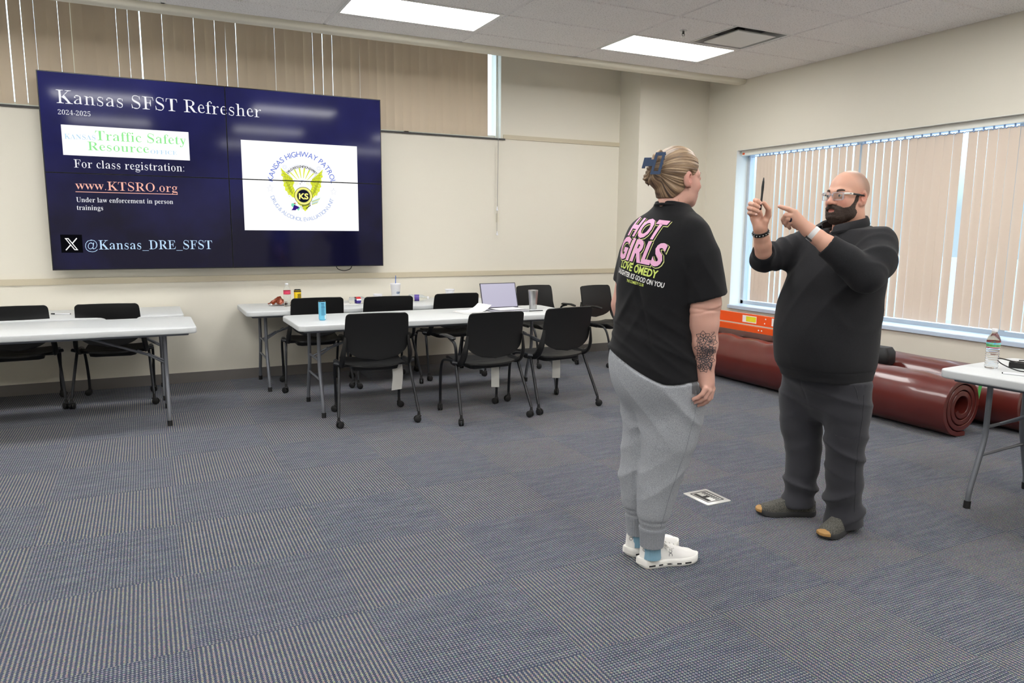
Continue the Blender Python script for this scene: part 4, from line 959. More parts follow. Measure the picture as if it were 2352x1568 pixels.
# black bag on the rear roll
M_bag = mat('black_nylon', lin(24,24,26), .55, bump=.4, bscale=180, var=.3, vscale=14)
t = thing('equipment_bag', 'small black equipment bag lying between the rolled mats', 'bag', (-.64, -3.30, .36), R_(8))
b = MB(); b.rprism(.18, .42, .05, [(0,.02),(.03,0),(.11,.002),(.15,.03)], 5); b.obj('bag_body', M_bag, t)
b = MB(); b.tube([(-.095,-.12,.05),(-.12,-.12,.09),(-.12,.10,.09),(-.095,.12,.05)], .012, 8, flat=.4); b.obj('handle', M_bag, t)
b = MB(); b.rprism(.06, .10, .02, [(.02,.0),(.022,0)], 4); o = b.obj('grey_patch', mat('grey_patch', lin(90,90,92), .6), t); o.rotation_euler = (0, R_(-90), 0); o.location = (-.072, -.08, .075)
b = MB(); b.box(-.0925, -.0905, .0, .05, .07, .10); b.obj('red_patch', mat('red_patch', lin(150,50,44), .6), t, smooth=False)
# ------------------------------------------------------------------ implicit surfaces for people
def A(*p): return np.array(p, dtype=np.float32)
def smin(a, b, k):
    h = np.clip(.5+.5*(b-a)/k, 0, 1); return b+(a-b)*h-k*h*(1-h)
def smax(a, b, k): return -smin(-a, -b, k)
def cap(P, a, b, ra, rb):
    a = A(*a); b = A(*b); d = b-a; pa = P-a; t = np.clip(pa@d/float(d@d+1e-12), 0, 1)
    return np.linalg.norm(pa-t[:, None]*d, axis=1)-(ra+(rb-ra)*t)
def chain(P, pts, rad, k=0.):
    d = None
    for i in range(len(pts)-1):
        c = cap(P, pts[i], pts[i+1], rad[i], rad[i+1]); d = c if d is None else (smin(d, c, k) if k else np.minimum(d, c))
    return d
def ell(P, c, r, M=None):
    q = P-A(*c)
    if M is not None: q = q@M
    r = A(*r); k0 = np.linalg.norm(q/r, axis=1); k1 = np.linalg.norm(q/(r*r), axis=1); return k0*(k0-1)/(k1+1e-9)
def herm(z, zs, vs):
    zs = np.array(zs, float); vs = np.array(vs, float); m = np.gradient(vs, zs); i = np.clip(np.searchsorted(zs, z)-1, 0, len(zs)-2)
    h = zs[i+1]-zs[i]; t = np.clip((z-zs[i])/h, 0, 1)
    return (2*t**3-3*t**2+1)*vs[i]+(t**3-2*t**2+t)*h*m[i]+(-2*t**3+3*t**2)*vs[i+1]+(t**3-t**2)*h*m[i+1]
def loft(P, secs, f, n=2.3):
    """body section by height: rows (z, cu, cw, half width, half depth); f = facing direction"""
    s = np.array(secs); z = P[:, 2]; zs = s[:, 0]
    cu, cw, a, b = (herm(z, zs, s[:, i]) for i in (1, 2, 3, 4))
    x = P[:, 0]-cu; y = P[:, 1]-cw; fx = x*f[0]+y*f[1]; lx = -x*f[1]+y*f[0]
    rho = (np.abs(lx/a)**n+np.abs(fx/b)**n)**(1/n)+1e-6; rad = np.hypot(x, y)+1e-6
    d = rad*(1-1/rho); d = np.where(rho < .3, -.7*np.minimum(a, b), d)
    return np.maximum(d*.9, np.maximum(zs[0]-z, z-zs[-1]))
def waves(P, seed, freq, n=5):
    r = np.random.default_rng(seed); d = np.zeros(len(P), np.float32)
    for _ in range(n):
        k = r.normal(0, 1, 3); k = k/np.linalg.norm(k)*freq*r.uniform(.6, 1.5); d += np.sin(P@A(*k)+r.uniform(0, 6.28))
    return d/n
def ridge(x, p=1.6): return (1-np.abs(np.sin(x)))**p
def surface(fn, lo, hi, res):
    """mesh the zero level of fn with surface nets, refining only near the surface"""
    lo = np.array(lo, float); hi = np.array(hi, float); q = 4
    nb = np.ceil((hi-lo)/(res*q)).astype(int)+1
    ax = [lo[i]+(np.arange(nb[i])+.5)*res*q-.5*res for i in range(3)]
    G = np.stack(np.meshgrid(*ax, indexing='ij'), -1).reshape(-1, 3).astype(np.float32)
    C = fn(G).reshape(nb); near = np.abs(C) < res*q*1.45
    D = np.repeat(np.repeat(np.repeat(np.where(C < 0, -1., 1.).astype(np.float32), q, 0), q, 1), q, 2)
    I = np.argwhere(near); off = np.stack(np.meshgrid(*[np.arange(q)]*3, indexing='ij'), -1).reshape(-1, 3)
    J = (I[:, None, :]*q+off[None]).reshape(-1, 3)
    for s in range(0, len(J), 400000):
        j = J[s:s+400000]; D[j[:, 0], j[:, 1], j[:, 2]] = fn((lo+j*res).astype(np.float32))
    D[[0, -1]] = 1; D[:, [0, -1]] = 1; D[:, :, [0, -1]] = 1
    n = np.array(D.shape); sg = D < 0
    cnt = np.zeros(n-1, np.int8); cs = [(i, j, k) for i in (0, 1) for j in (0, 1) for k in (0, 1)]
    sl = lambda Q, c: Q[c[0]:n[0]-1+c[0], c[1]:n[1]-1+c[1], c[2]:n[2]-1+c[2]]
    for c in cs: cnt += sl(sg, c)
    cells = np.argwhere((cnt > 0) & (cnt < 8)); idx = -np.ones(n-1, np.int64); idx[tuple(cells.T)] = np.arange(len(cells))
    acc = np.zeros((len(cells), 3)); w = np.zeros(len(cells))
    for c in cs:
        for axi in range(3):
            if c[axi]: continue
            e = list(c); e[axi] = 1
            d0 = D[tuple((cells+c).T)]; d1 = D[tuple((cells+e).T)]; m = (d0 < 0) != (d1 < 0)
            t = d0[m]/(d0[m]-d1[m]); p = np.repeat(np.array(c, float)[None], m.sum(), 0); p[:, axi] += t; acc[m] += p; w[m] += 1
    V = lo+(cells+acc/w[:, None])*res; F = []
    for axi in range(3):
        u, v = (axi+1) % 3, (axi+2) % 3
        a = [slice(None)]*3; b = [slice(None)]*3; a[axi] = slice(0, -1); b[axi] = slice(1, None)
        E = np.argwhere(sg[tuple(a)] != sg[tuple(b)]); E = E[(E[:, u] > 0) & (E[:, v] > 0)]
        ss = sg[tuple(E.T)]; qd = []
        for du, dv in ((-1, -1), (0, -1), (0, 0), (-1, 0)):
            c = E.copy(); c[:, u] += du; c[:, v] += dv; qd.append(idx[tuple(c.T)])
        Q = np.stack(qd, 1); Q[~ss] = Q[~ss][:, ::-1]; F.append(Q)
    F = np.concatenate(F); F = F[(F >= 0).all(1)]
    return V, F
def soften(V, F, it=1, lam=.5):
    for _ in range(it):
        s = np.zeros_like(V); c = np.zeros(len(V))
        for i in range(4):
            for j in (1, 3): np.add.at(s, F[:, i], V[F[:, (i+j) % 4]]); np.add.at(c, F[:, i], 1)
        V = V+lam*(s/np.maximum(c, 1)[:, None]-V)
    return V
def sdf_obj(name, parts, mats, parent, colour=None, it=1):
    """parts: list of (fn, lo, hi, res) or ready (V, F) pairs, joined into one mesh object"""
    Vs = []; Fs = []; n = 0
    for p in parts:
        V, F = p if len(p) == 2 else surface(*p)
        if len(p) == 4 and it: V = soften(V, F, it)
        Vs.append(V); Fs.append(F+n); n += len(V)
    V = np.concatenate(Vs); F = np.concatenate(Fs)
    me = bpy.data.meshes.new(name); me.vertices.add(len(V)); me.vertices.foreach_set('co', V.astype(np.float32).ravel())
    me.loops.add(F.size); me.loops.foreach_set('vertex_index', F.astype(np.int32).ravel())
    me.polygons.add(len(F)); me.polygons.foreach_set('loop_start', np.arange(0, F.size, 4, dtype=np.int32))
    for m in (mats if isinstance(mats, list) else [mats]): me.materials.append(m)
    if colour is not None:
        c = np.c_[colour(V), np.ones(len(V))].astype(np.float32); at = me.color_attributes.new('Col', 'FLOAT_COLOR', 'POINT'); at.data.foreach_set('color', c.ravel())
    me.update(); me.validate(); me.shade_smooth(); return link(name, me, parent)
def bb(pts, r): p = np.array(pts); return p.min(0)-r, p.max(0)+r

def attr_mat(name, rough, sss=0., bump=0., bscale=300, spec=.45, stretch=None, sheen=0.):
    m = mat(name, (.5,.5,.5,1), rough, spec=spec, sss=sss, bump=bump, bscale=bscale, stretch=stretch, sheen=sheen); nt = m.node_tree
    a = nt.nodes.new('ShaderNodeAttribute'); a.attribute_name = 'Col'; nt.links.new(a.outputs['Color'], nt.nodes['Principled BSDF'].inputs['Base Color']); return m
M_skin = attr_mat('skin', .48, sss=.12, bump=.12, bscale=260); M_hairW = attr_mat('blonde_brown_hair', .38, bump=.0, spec=.5)
M_beard = mat('brown_beard', lin(58,44,36), .7, bump=.9, bscale=420, var=.35, vscale=120)
M_brow = mat('dark_eyebrow', lin(66,50,42), .7, bump=.6, bscale=500)
M_eye = mat('eye_white', lin(196,186,180), .2); M_iris = mat('iris', lin(54,62,66), .1)
def cloth(name, col, bump=.35, bscale=600, var=.06, sheen=.25, rough=.85): return mat(name, col, rough, bump=bump, bscale=bscale, var=var, vscale=60, sheen=sheen, spec=.25)
def heather(name, lo_, hi_, scale=420):
    m = mat(name, lo_, .9, bump=.3, bscale=700, sheen=.06, spec=.2); nt = m.node_tree; b = nt.nodes['Principled BSDF']
    tc = nt.nodes.new('ShaderNodeTexCoord'); n = nt.nodes.new('ShaderNodeTexNoise'); n.inputs['Scale'].default_value = scale; n.inputs['Detail'].default_value = 2; n.inputs['Roughness'].default_value = .8
    r = nt.nodes.new('ShaderNodeValToRGB'); r.color_ramp.elements[0].position = .35; r.color_ramp.elements[1].position = .65; r.color_ramp.elements[0].color = lo_; r.color_ramp.elements[1].color = hi_
    nt.links.new(tc.outputs['Object'], n.inputs[0]); nt.links.new(n.outputs[0], r.inputs[0]); nt.links.new(r.outputs[0], b.inputs['Base Color']); return m
M_tee_shirt = cloth('black_cotton', lin(15,15,18), sheen=.08); M_jogger = heather('grey_heather_fleece', lin(128,131,136), lin(176,179,184)); M_rib = heather('grey_heather_rib', lin(122,125,131), lin(162,165,171), 500)
M_sweat = heather('charcoal_knit', lin(27,27,29), lin(42,42,45), 700); M_pants = cloth('dark_grey_twill', lin(50,50,55), bscale=900, var=.08, sheen=.15)
M_sock = cloth('teal_sock', lin(124,162,182)); M_shoeW = mat('white_knit_shoe', lin(236,234,230), .6, bump=.25, bscale=900); M_soleW = mat('white_foam_sole', lin(238,236,230), .5)
M_shoeG = heather('grey_knit_shoe', lin(48,48,46), lin(106,104,97), 260); M_soleG = mat('dark_rubber_sole', lin(50,50,50), .6); M_toe = mat('tan_toe_cap', lin(170,130,76), .6)

def head_sdf(P, o):
    """P in head space: x forward, y left, z up; o = proportions"""
    Q = P.copy(); wd_ = o.get('wide', 1.); Q[:, 1] /= wd_; Y = np.abs(Q[:, 1]); S_ = np.stack([Q[:, 0], Y, Q[:, 2]], 1)
    d = ell(Q, (-.008,0,.034), (.099,.077,.092))
    d = smin(d, ell(Q, (.030,0,-.030), (.062,.062,.080)), .03)
    d = smin(d, ell(Q, (.022,0,-.072), (.058,.056+o.get('jowl',0),.044)), .025)
    d = smin(d, ell(Q, (.074,0,-.100), (.020,.022,.017)), .022)
    d = smin(d, ell(S_, (.052,.038,-.028), (.034,.026,.030)), .02)
    d = smin(d, ell(Q, (.078,0,-.066), (.022,.030,.030)), .02)
    d = smin(d, chain(S_, [(.090,.0,.022),(.086,.026,.026),(.066,.055,.020)], [.010,.010,.007]), .016)
    d = smax(d, -ell(S_, (.106,.033,.003), (.022,.020,.013)), .014)
    d = smin(d, chain(Q, [(.088,0,.018),(.104,0,-.008),(.114,0,-.027)], [.0090,.0105,.0142], .004), .008)
    d = smin(d, ell(S_, (.102,.0150,-.031), (.012,.009,.009)), .006)
    d = smax(d, -ell(S_, (.1085,.0075,-.0385), (.006,.0042,.004)), .003)
    d = smin(d, ell(Q, (.0965,0,-.0585), (.009,.024,.0055)), .005); d = smin(d, ell(Q, (.0945,0,-.0705), (.010,.021,.0065)), .005)
    d = smax(d, -ell(Q, (.108,0,-.0645), (.014,.022,o.get('mouth',.0016))), .003)
    lid = ell(S_, (.0815,.0320,.004), (.0138,.0165,.0130)); d = smin(d, lid, .004); d = np.maximum(d, -ell(S_, (.0985,.0320,.0035), (.0125,.0130,.0043)))
    e = ell(S_@np.array([[.97,.22,0],[-.22,.97,0],[0,0,1]], np.float32).T, (.006,.0795,-.004), (.021,.0095,.033))
    e = smax(e, -ell(S_, (-.001,.0975,-.001), (.0130,.021,.0205)), .003); e = smin(e, ell(S_, (.003,.076,-.031), (.009,.006,.010)), .006)
    d = smin(d, e, .004)
    nk = chain(Q, o['neck'], o['neckr']); return smin(d, nk, .03)
def head_frame(f, c, s=1., pitch=0.):
    f = np.array([f[0], f[1], 0.]); f /= np.linalg.norm(f); l = np.array([-f[1], f[0], 0.]); u = np.array([0,0,1.])
    f2 = f*math.cos(pitch)+u*math.sin(pitch); u2 = u*math.cos(pitch)-f*math.sin(pitch)
    R = np.stack([f2, l, u2], 1).astype(np.float32)     # columns: axes in body space
    to = lambda P: ((P-A(*c))@R)/s
    back = lambda p: tuple(np.array(c)+R@(np.array(p)*s))
    return R, to, back
def skin_colour(to, base, blush, lips=True, extra=None):
    base = np.array(base[:3]); bl = np.array(blush[:3])
    def fn(V):
        q = to(V.astype(np.float32)); S_ = np.stack([q[:, 0], np.abs(q[:, 1]), q[:, 2]], 1)
        k = np.exp(-(np.linalg.norm((S_-A(.075,.045,-.03))/A(.03,.028,.026), axis=1))**2)*.55+np.exp(-(np.linalg.norm((S_-A(.11,0,-.025))/A(.02,.018,.02), axis=1))**2)*.5
        k += np.exp(-(np.linalg.norm((S_-A(0,.085,-.005))/A(.03,.02,.035), axis=1))**2)*.6
        k = np.clip(k, 0, 1)[:, None]; c = base*(1-k)+bl*k
        if lips:
            m = np.exp(-(np.linalg.norm((S_-A(.1,0,-.0645))/A(.016,.024,.0105), axis=1))**4)[:, None]*.8; c = c*(1-m)+np.array(lin(176,106,102)[:3])*m
        c = c*(1+.05*waves(V.astype(np.float32), 3, 90)[:, None])
        if extra is not None: c = extra(V, q, c)
        return np.clip(c, 0, 1)
    return fn
def nails(hands, parent, col):
    b = MB()
    for tip, prev, nrm in hands:
        t = Vector(tip); d = (t-Vector(prev)).normalized(); n = Vector(nrm).normalized(); n = (n-d*n.dot(d)).normalized(); s = d.cross(n)
        rs = []
        for h, k in ((.0070, 1.), (.0084, .8)):
            rs.append([t+d*(.002+.0062*math.cos(a)*k)+s*(.0046*math.sin(a)*k)+n*(h-.0012*math.sin(a)**2) for a in np.linspace(0, 2*PI, 10, endpoint=False)])
        b.rings(rs)
    b.obj('fingernails', col, parent)
M_nail = mat('fingernail', lin(226,178,166), .3)
def project(name, v, f, bvh, org, ex, ey, dr, m, parent, off, maxe=.014):
    """lay flat artwork (v in metres) on a surface: cast along dr from the plane org + x ex + y ey"""
    bm = bmesh.new(); vs = [bm.verts.new((float(p[0]), float(p[1]), 0)) for p in v]
    for q in f:
        try: bm.faces.new([vs[i] for i in q])
        except ValueError: pass
    bmesh.ops.triangulate(bm, faces=bm.faces[:])
    for _ in range(4):
        e = [e for e in bm.edges if e.calc_length() > maxe]
        if not e: break
        bmesh.ops.subdivide_edges(bm, edges=e, cuts=1); bmesh.ops.triangulate(bm, faces=[q for q in bm.faces if len(q.verts) > 3])
    dead = []
    dr = Vector(dr).normalized()
    for p in bm.verts:
        s = Vector(org)+Vector(ex)*p.co.x+Vector(ey)*p.co.y; h, n, i, d = bvh.ray_cast(s, dr)
        if h is None: dead.append(p)
        else: p.co = h+(n if n.dot(dr) < 0 else -n)*off*.3-dr*off
    bmesh.ops.delete(bm, geom=dead, context='VERTS')
    me = bpy.data.meshes.new(name); bm.to_mesh(me); bm.free(); me.materials.append(m); me.shade_smooth(); return link(name, me, parent)
def bvh_of(o):
    me = o.data; return BVHTree.FromPolygons([v.co.copy() for v in me.vertices], [tuple(p.vertices) for p in me.polygons])

# ------------------------------------------------------------------ the woman seen from behind
woman = thing('person', 'person seen from behind in a black printed t-shirt and grey joggers, white sneakers', 'person', (-4.19, -5.03, 0), R_(-38.1337))
fT = (.66, .75); fH = (.766, .643)
Rw, toW, backW = head_frame((.77, .64), (.035, .028, 1.664), .97)
def w_hem(u): return .842+.108*np.clip((.02-u)/.24, 0, 1)**1.25+.012*np.clip((u-.05)/.1, 0, 1)
def w_shirt_body(P, cut=True):
    secs = [(.80,-.025,.0,.222,.185),(.86,-.027,0,.220,.180),(.95,-.028,0,.207,.166),(1.05,-.026,0,.194,.150),(1.15,-.02,0,.196,.150),(1.28,-.010,0,.204,.152),(1.37,-.002,.002,.206,.142),(1.44,.002,.005,.196,.122),(1.475,.004,.006,.180,.106),(1.505,.008,.010,.150,.090),(1.535,.014,.014,.098,.075),(1.56,.016,.016,.072,.066),(1.58,.016,.016,.068,.064)]
    d = loft(P, secs, fT, 2.25)
    r = chain(P, [(.095,-.095,1.43),(.128,-.117,1.35),(.150,-.122,1.265),(.168,-.125,1.15)], [.078,.082,.082,.088])
    l = chain(P, [(-.085,.10,1.43),(-.125,.12,1.35),(-.150,.128,1.25),(-.165,.132,1.15)], [.078,.078,.074,.074])
    r = np.maximum(r, (1.186+.28*(P[:, 0]-.16))-P[:, 2]); l = np.maximum(l, (1.205-.5*(P[:, 0]+.16))-P[:, 2])
    r = smax(r, -chain(P, [(.155,-.123,1.24),(.170,-.125,1.10)], [.066,.076]), .004)
    d = smin(d, smin(r, l, .01), .02)
    # folds: diagonal pulls across the waist and the sleeve
    z = P[:, 2]; u = P[:, 0]; w = P[:, 1]
    k = np.exp(-((z-1.0)/.13)**2); d = d-k*.012*ridge(26*(z+.42*u+.2*w)+2.0*waves(P, 5, 6), 2)*np.clip(.6+.6*waves(P, 6, 9), 0, 1)-k*.006*ridge(44*(z+.7*u)+2*waves(P, 7, 8))+.0018*waves(P, 8, 30)
    kb = np.exp(-((z-1.13)/.10)**2)*np.exp(-((u+.16)/.07)**2); d = d-kb*.009*ridge(38*(u-.5*z)+1.5*waves(P, 12, 7))
    k2 = np.exp(-((z-1.30)/.10)**2)*np.clip((u-.02)/.1, 0, 1); d = d-k2*.006*ridge(30*(u-.55*(1.4-z))+1.5*waves(P, 9, 8))
    sm = (P-A(.118,-.085,1.40))@A(.80,-.52,.28); d = d+.0022*np.exp(-(sm/.0035)**2)*np.clip((z-1.27)/.05, 0, 1)
    d = d+.006*np.exp(-((u+.10+.25*(z-1.2))/.010)**2)*np.clip((1.36-z)/.15, 0, 1)*np.clip((z-.9)/.1, 0, 1)
    if not cut: return d
    hem = w_hem(u)
    d = smax(d, hem-z, .006)
    d = smax(d, -(cap(P, (.016,.016,1.50), (.020,.018,1.62), .050, .052)), .004)
    top = (1.567+.10*((P[:, 0]-.014)*fT[0]+(P[:, 1]-.014)*fT[1])*-1.6); return smax(d, z-top, .005)
shirt = sdf_obj('shirt', [(w_shirt_body, (-.27,-.25,.81), (.29,.25,1.60), .0062)], M_tee_shirt, woman)
tag(shirt, 'black cotton t-shirt with pink and yellow lettering on the back')
b = MB()
for rr, dz in ((.0, 0),):
    ringp = []
    for a in np.linspace(0, 2*PI, 40, endpoint=False):
        x = .0715*math.cos(a); y = .0665*math.sin(a); ringp.append((.016+x*fT[0]-y*fT[1], .016+x*fT[1]+y*fT[0], 1.549-.16*x))
    ringp.append(ringp[0]); b.tube(ringp, .0062, 8)
b.obj('neck_rib', M_tee_shirt, shirt)
def w_trousers(P):
    d = loft(P, [(.64,-.02,0,.07,.06),(.72,-.022,0,.125,.110),(.79,-.025,0,.165,.146),(.86,-.025,0,.188,.164),(.95,-.027,0,.196,.165),(1.06,-.026,0,.180,.140)], fH, 2.3)
    r = chain(P, [(.055,-.060,.89),(.050,-.055,.72),(.038,-.050,.58),(.020,-.050,.47),(.000,-.052,.37),(-.012,-.055,.26),(-.014,-.055,.185),(-.014,-.055,.105)], [.118,.117,.112,.096,.088,.073,.054,.049])
    r = smin(r, chain(P, [(.085,-.03,.80),(.062,-.025,.60)], [.108,.098]), .03)
    l = chain(P, [(-.080,.06,.90),(-.075,.066,.77),(-.062,.072,.60),(-.073,.07,.47),(-.083,.068,.37),(-.086,.067,.26),(-.083,.066,.195),(-.083,.066,.105)], [.114,.100,.098,.092,.086,.070,.050,.046])
    d = smin(d, smin(r, l, .012), .075)
    d = smin(d, smin(ell(P, (-.006,-.090,.87), (.100,.090,.13)), ell(P, (-.098,-.012,.87), (.088,.090,.125)), .03), .08)
    z = P[:, 2]; cr = np.abs((P[:, 0]+.030-.35*(.8-z))*.766+(P[:, 1]+.0)*-.643*0)
    d = d-.014*np.exp(-((z-.42)/.11)**2)*ridge(24*(z-.85*P[:, 0])+1.8*waves(P, 21, 6))*np.clip(.5+.8*waves(P, 24, 8), 0, 1)-.014*np.exp(-((z-.72)/.13)**2)*ridge(15*(z+1.2*P[:, 0])+2*waves(P, 22, 5))*np.clip(.5+.8*waves(P, 25, 7), 0, 1)+.002*waves(P, 23, 26)
    d = d-.006*np.exp(-((z-.62)/.2)**2)*np.exp(-((P[:, 0]+.075-.10*(z-.6))/.03)**2)*0
    d = d+.0025*np.exp(-((z-.215)/.02)**2)*np.sin(z*260)
    inside = w_shirt_body(P, False)+.009; d = np.where(z > w_hem(P[:, 0])-.004, np.maximum(d, inside), d)
    return np.maximum(d, .103-z)
trs = sdf_obj('joggers', [(w_trousers, (-.26,-.27,.09), (.24,.23,1.0), .0065)], M_jogger, woman); tag(trs, 'light heather grey sweatpants with ribbed cuffs')
for c, r0 in (((-.014,-.055), .0500), ((-.083,.066), .0472)):
    b = MB(); n = 64
    rs = [[(c[0]+(r0*k+.0009*math.cos(32*a))*math.cos(a), c[1]+(r0*k+.0009*math.cos(32*a))*math.sin(a), z) for a in np.linspace(0, 2*PI, n, endpoint=False)] for z, k in ((.100,.93),(.101,1.0),(.14,1.05),(.176,1.13),(.184,1.17),(.190,1.14))]
    b.rings(rs); b.obj('ribbed_cuff', M_rib, trs)
b = MB()       # side seam and pocket edge of the right leg
bt_ = bvh_of(trs)
def on_surface(pts, bvh, dr, off=.001):
    out = []
    for p in pts:
        h, n, i, d = bvh.ray_cast(Vector(p)-Vector(dr)*.5, Vector(dr)); out.append(tuple(h-Vector(dr)*off) if h else tuple(p))
    return out
dside = (-.35, .94, 0)
b.tube(on_surface(spline([(.145,-.1,.83),(.125,-.1,.72),(.095,-.1,.56),(.06,-.1,.42),(.035,-.1,.30),(.018,-.1,.20)], 8), bt_, dside), .0016, 5); b.obj('side_seam', M_rib, trs)
b = MB(); g = on_surface([(.112,-.1,.85),(.118,-.1,.815),(.124,-.1,.785),(.160,-.1,.79)], bt_, dside, .0015); b.tube(g, .0022, 5); b.obj('pocket_edge', M_rib, trs)
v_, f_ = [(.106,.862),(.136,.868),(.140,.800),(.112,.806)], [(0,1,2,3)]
project('pocket_opening_shade', v_, f_, bt_, (.138,-.5,0), (1,0,0), (0,0,1), dside, mat('painted_pocket_shade', lin(96,97,100), .9), trs, .0022)  # flat dark patch: shade inside the pocket opening, painted as colour
# socks
for (cx, cy2), s in (((-.012,-.052), 1), ((-.081,.068), 1)):
    b = MB(); rs = [[(cx+r*(1+.02*math.cos(26*a))*math.cos(a), cy2+r*(1+.02*math.cos(26*a))*math.sin(a), z) for a in np.linspace(0, 2*PI, 52, endpoint=False)] for z, r in ((.045,.040),(.07,.0375),(.10,.036),(.13,.037))]
    b.rings(rs); b.obj('sock', M_sock, woman)
def shoe_frame(heel, d): 
    d = np.array([d[0], d[1]]); d = d/np.linalg.norm(d); R = np.array([[d[0], -d[1], 0],[d[1], d[0], 0],[0,0,1]], np.float32); h = A(heel[0], heel[1], 0)
    return (lambda P: (P-h)@R), (lambda p: tuple(h+R@A(*p))), R
def sneaker(name, heel, d, side, parent):
    """white running shoe; side = +1 when its outer side is on the shoe's right (-y)"""
    to, bk_, R = shoe_frame(heel, d); L = .285
    hw = lambda x: herm(np.clip(x, 0, L), [0,.02,.06,.12,.19,.24,.27,.285], [.006,.030,.036,.034,.045,.041,.026,.004])
    def upper(P):
        q = to(P); x, y, z = q[:, 0], q[:, 1], q[:, 2]
        top = herm(x, [0,.03,.07,.115,.16,.21,.25,.285], [.106,.108,.088,.100,.086,.062,.052,.032]); hh = np.clip((z-.028)/(top-.028+1e-6), 0, 3)
        wv = hw(x)*(1-.52*np.clip(hh, 0, 1)**2.2)-.002
        d_ = np.maximum(np.abs(y)-wv, np.maximum(z-top, .022-z)); d_ = np.maximum(d_, np.maximum(-x+.004-.0*z, x-L+.004)); 
        d_ = smax(d_, -chain(q, [(.050,0,.08),(.056,0,.135)], [.029,.036]), .005)
        d_ = smax(d_, -ell(q, (.072,0,.108), (.034,.045,.026)), .006)
        return d_*.8
    up = sdf_obj('shoe_upper', [(upper, *bb([bk_((0,-.05,.02)), bk_((0,.05,.11)), bk_((L,-.05,.02)), bk_((L,.05,.11))], .012), .0032)], M_shoeW, parent, it=2); up.name = name
    b = MB(); n = 28; rs = []
    xs = [(L/2-L/2*math.cos(PI*k/n)) for k in range(n+1)]
    out = [(x, float(hw(x))) for x in xs]; ringxy = out+[(x, -y) for x, y in out[::-1]]
    def ring(z, e, rk=0.): 
        r_ = []
        for x, y in ringxy:
            lift = .010*max(0, (x-.20)/.085)**2+.008*max(0, (.03-x)/.03)**2
            heel_ = .010*max(0, (.05-x)/.05)
            r_.append(bk_((x+(-.010*math.exp(-x/.02) if z > .008 else 0)*1+(x-L/2)*e*.10, y*(1+e*1.2), z+lift*(1-z/.05)+rk*heel_)))
        return r_
    b.rings([ring(0., -.04), ring(.004, .05), ring(.016, .10), ring(.019, .075), ring(.023, .09), ring(.031, .06, 1), ring(.036, -.03, 1)]); sole = b.obj('sole', M_soleW, up)
    b = MB()
    for k in range(5):
        x = .045+.042*k
        for sg in (-1, 1):
            y = sg*(float(hw(x))*1.12-.0016); ang = math.atan2(float(hw(x+.01)-hw(x-.01))*sg, .02); M_ = Matrix(((R[0,0],R[0,1],0),(R[1,0],R[1,1],0),(0,0,1))) @ Matrix.Rotation(ang, 3, 'Z')
            b.obox(bk_((x, y, .0155+.004*max(0, (x-.2)/.085))), M_, .030 if k % 2 == 0 else .020, .004, .0058)
    b.obj('sole_slots', M_rubber, sole, smooth=False)
    b = MB(); b.sheet([[bk_((.085+.05*v, .024*uu, .108-.022*v-.004*uu*uu+.006*math.sin(v*3))) for uu in (-1,-.5,0,.5,1)] for v in np.linspace(-.12, 1, 7)], .004); b.obj('tongue', M_shoeW, up)
    b = MB()
    for k in range(4):
        x = .105+.020*k; zt = float(herm(x, [0,.03,.07,.115,.16,.21,.25,.285], [.106,.108,.088,.100,.086,.062,.052,.032]))
        b.tube([bk_((x-.004, -.026, zt-.012)), bk_((x+.002, 0, zt+.003)), bk_((x+.008, .026, zt-.012))], .0023, 6); b.tube([bk_((x+.008, -.026, zt-.014)), bk_((x+.002, 0, zt+.0035)), bk_((x-.004, .026, zt-.012))], .0023, 6)
    for sg in (-1, 1):
        b.tube(spline([bk_((.108,0,.099)), bk_((.112,sg*.03,.104)), bk_((.128,sg*.045,.082)), bk_((.120,sg*.035,.078)), bk_((.108,0,.098))], 5), .002, 6)
    b.obj('laces', M_soleW, up)
    # logo rings on the side and heel
    bv = bvh_of(up); v = []; f = []
    for (vv, ff) in (ring2(0, .011, .0055, .0078, 16), ring2(.0, -.004, .0055, .0078, 10, 0, PI), line2([(.0075,.018),(.0105,.021)], .002), line2([(-.0066,-.004),(-.0066,-.010)], .0022), line2([(.0066,-.004),(.0066,-.010)], .0022)): n0 = len(v); v += [tuple(p) for p in vv]; f += [tuple(i+n0 for i in q) for q in ff]
    ex = R@A(1,0,0); ny = R@A(0,1,0)
    project('side_mark', v, f, bv, bk_((.135,-.2,.058)), ex, (0,0,1), ny, M_dmark, up, .0012)
    v2, f2 = ring2(0, 0, .0055, .0078, 16); dv = R@A(.8,.6,0); exh = R@A(.6,-.8,0)
    project('heel_mark', v2, f2, bv, bk_((-.12,-.12,.085)), exh, (0,0,1), dv, M_dmark, up, .0012)
    return up
M_dmark = mat('grey_shoe_mark', lin(120,120,124), .5)
tag(sneaker('shoe', (-.066,-.062), (.89,.46), 1, woman), 'white running shoe'); tag(sneaker('shoe', (-.130,.040), (.82,.57), 1, woman), 'white running shoe')

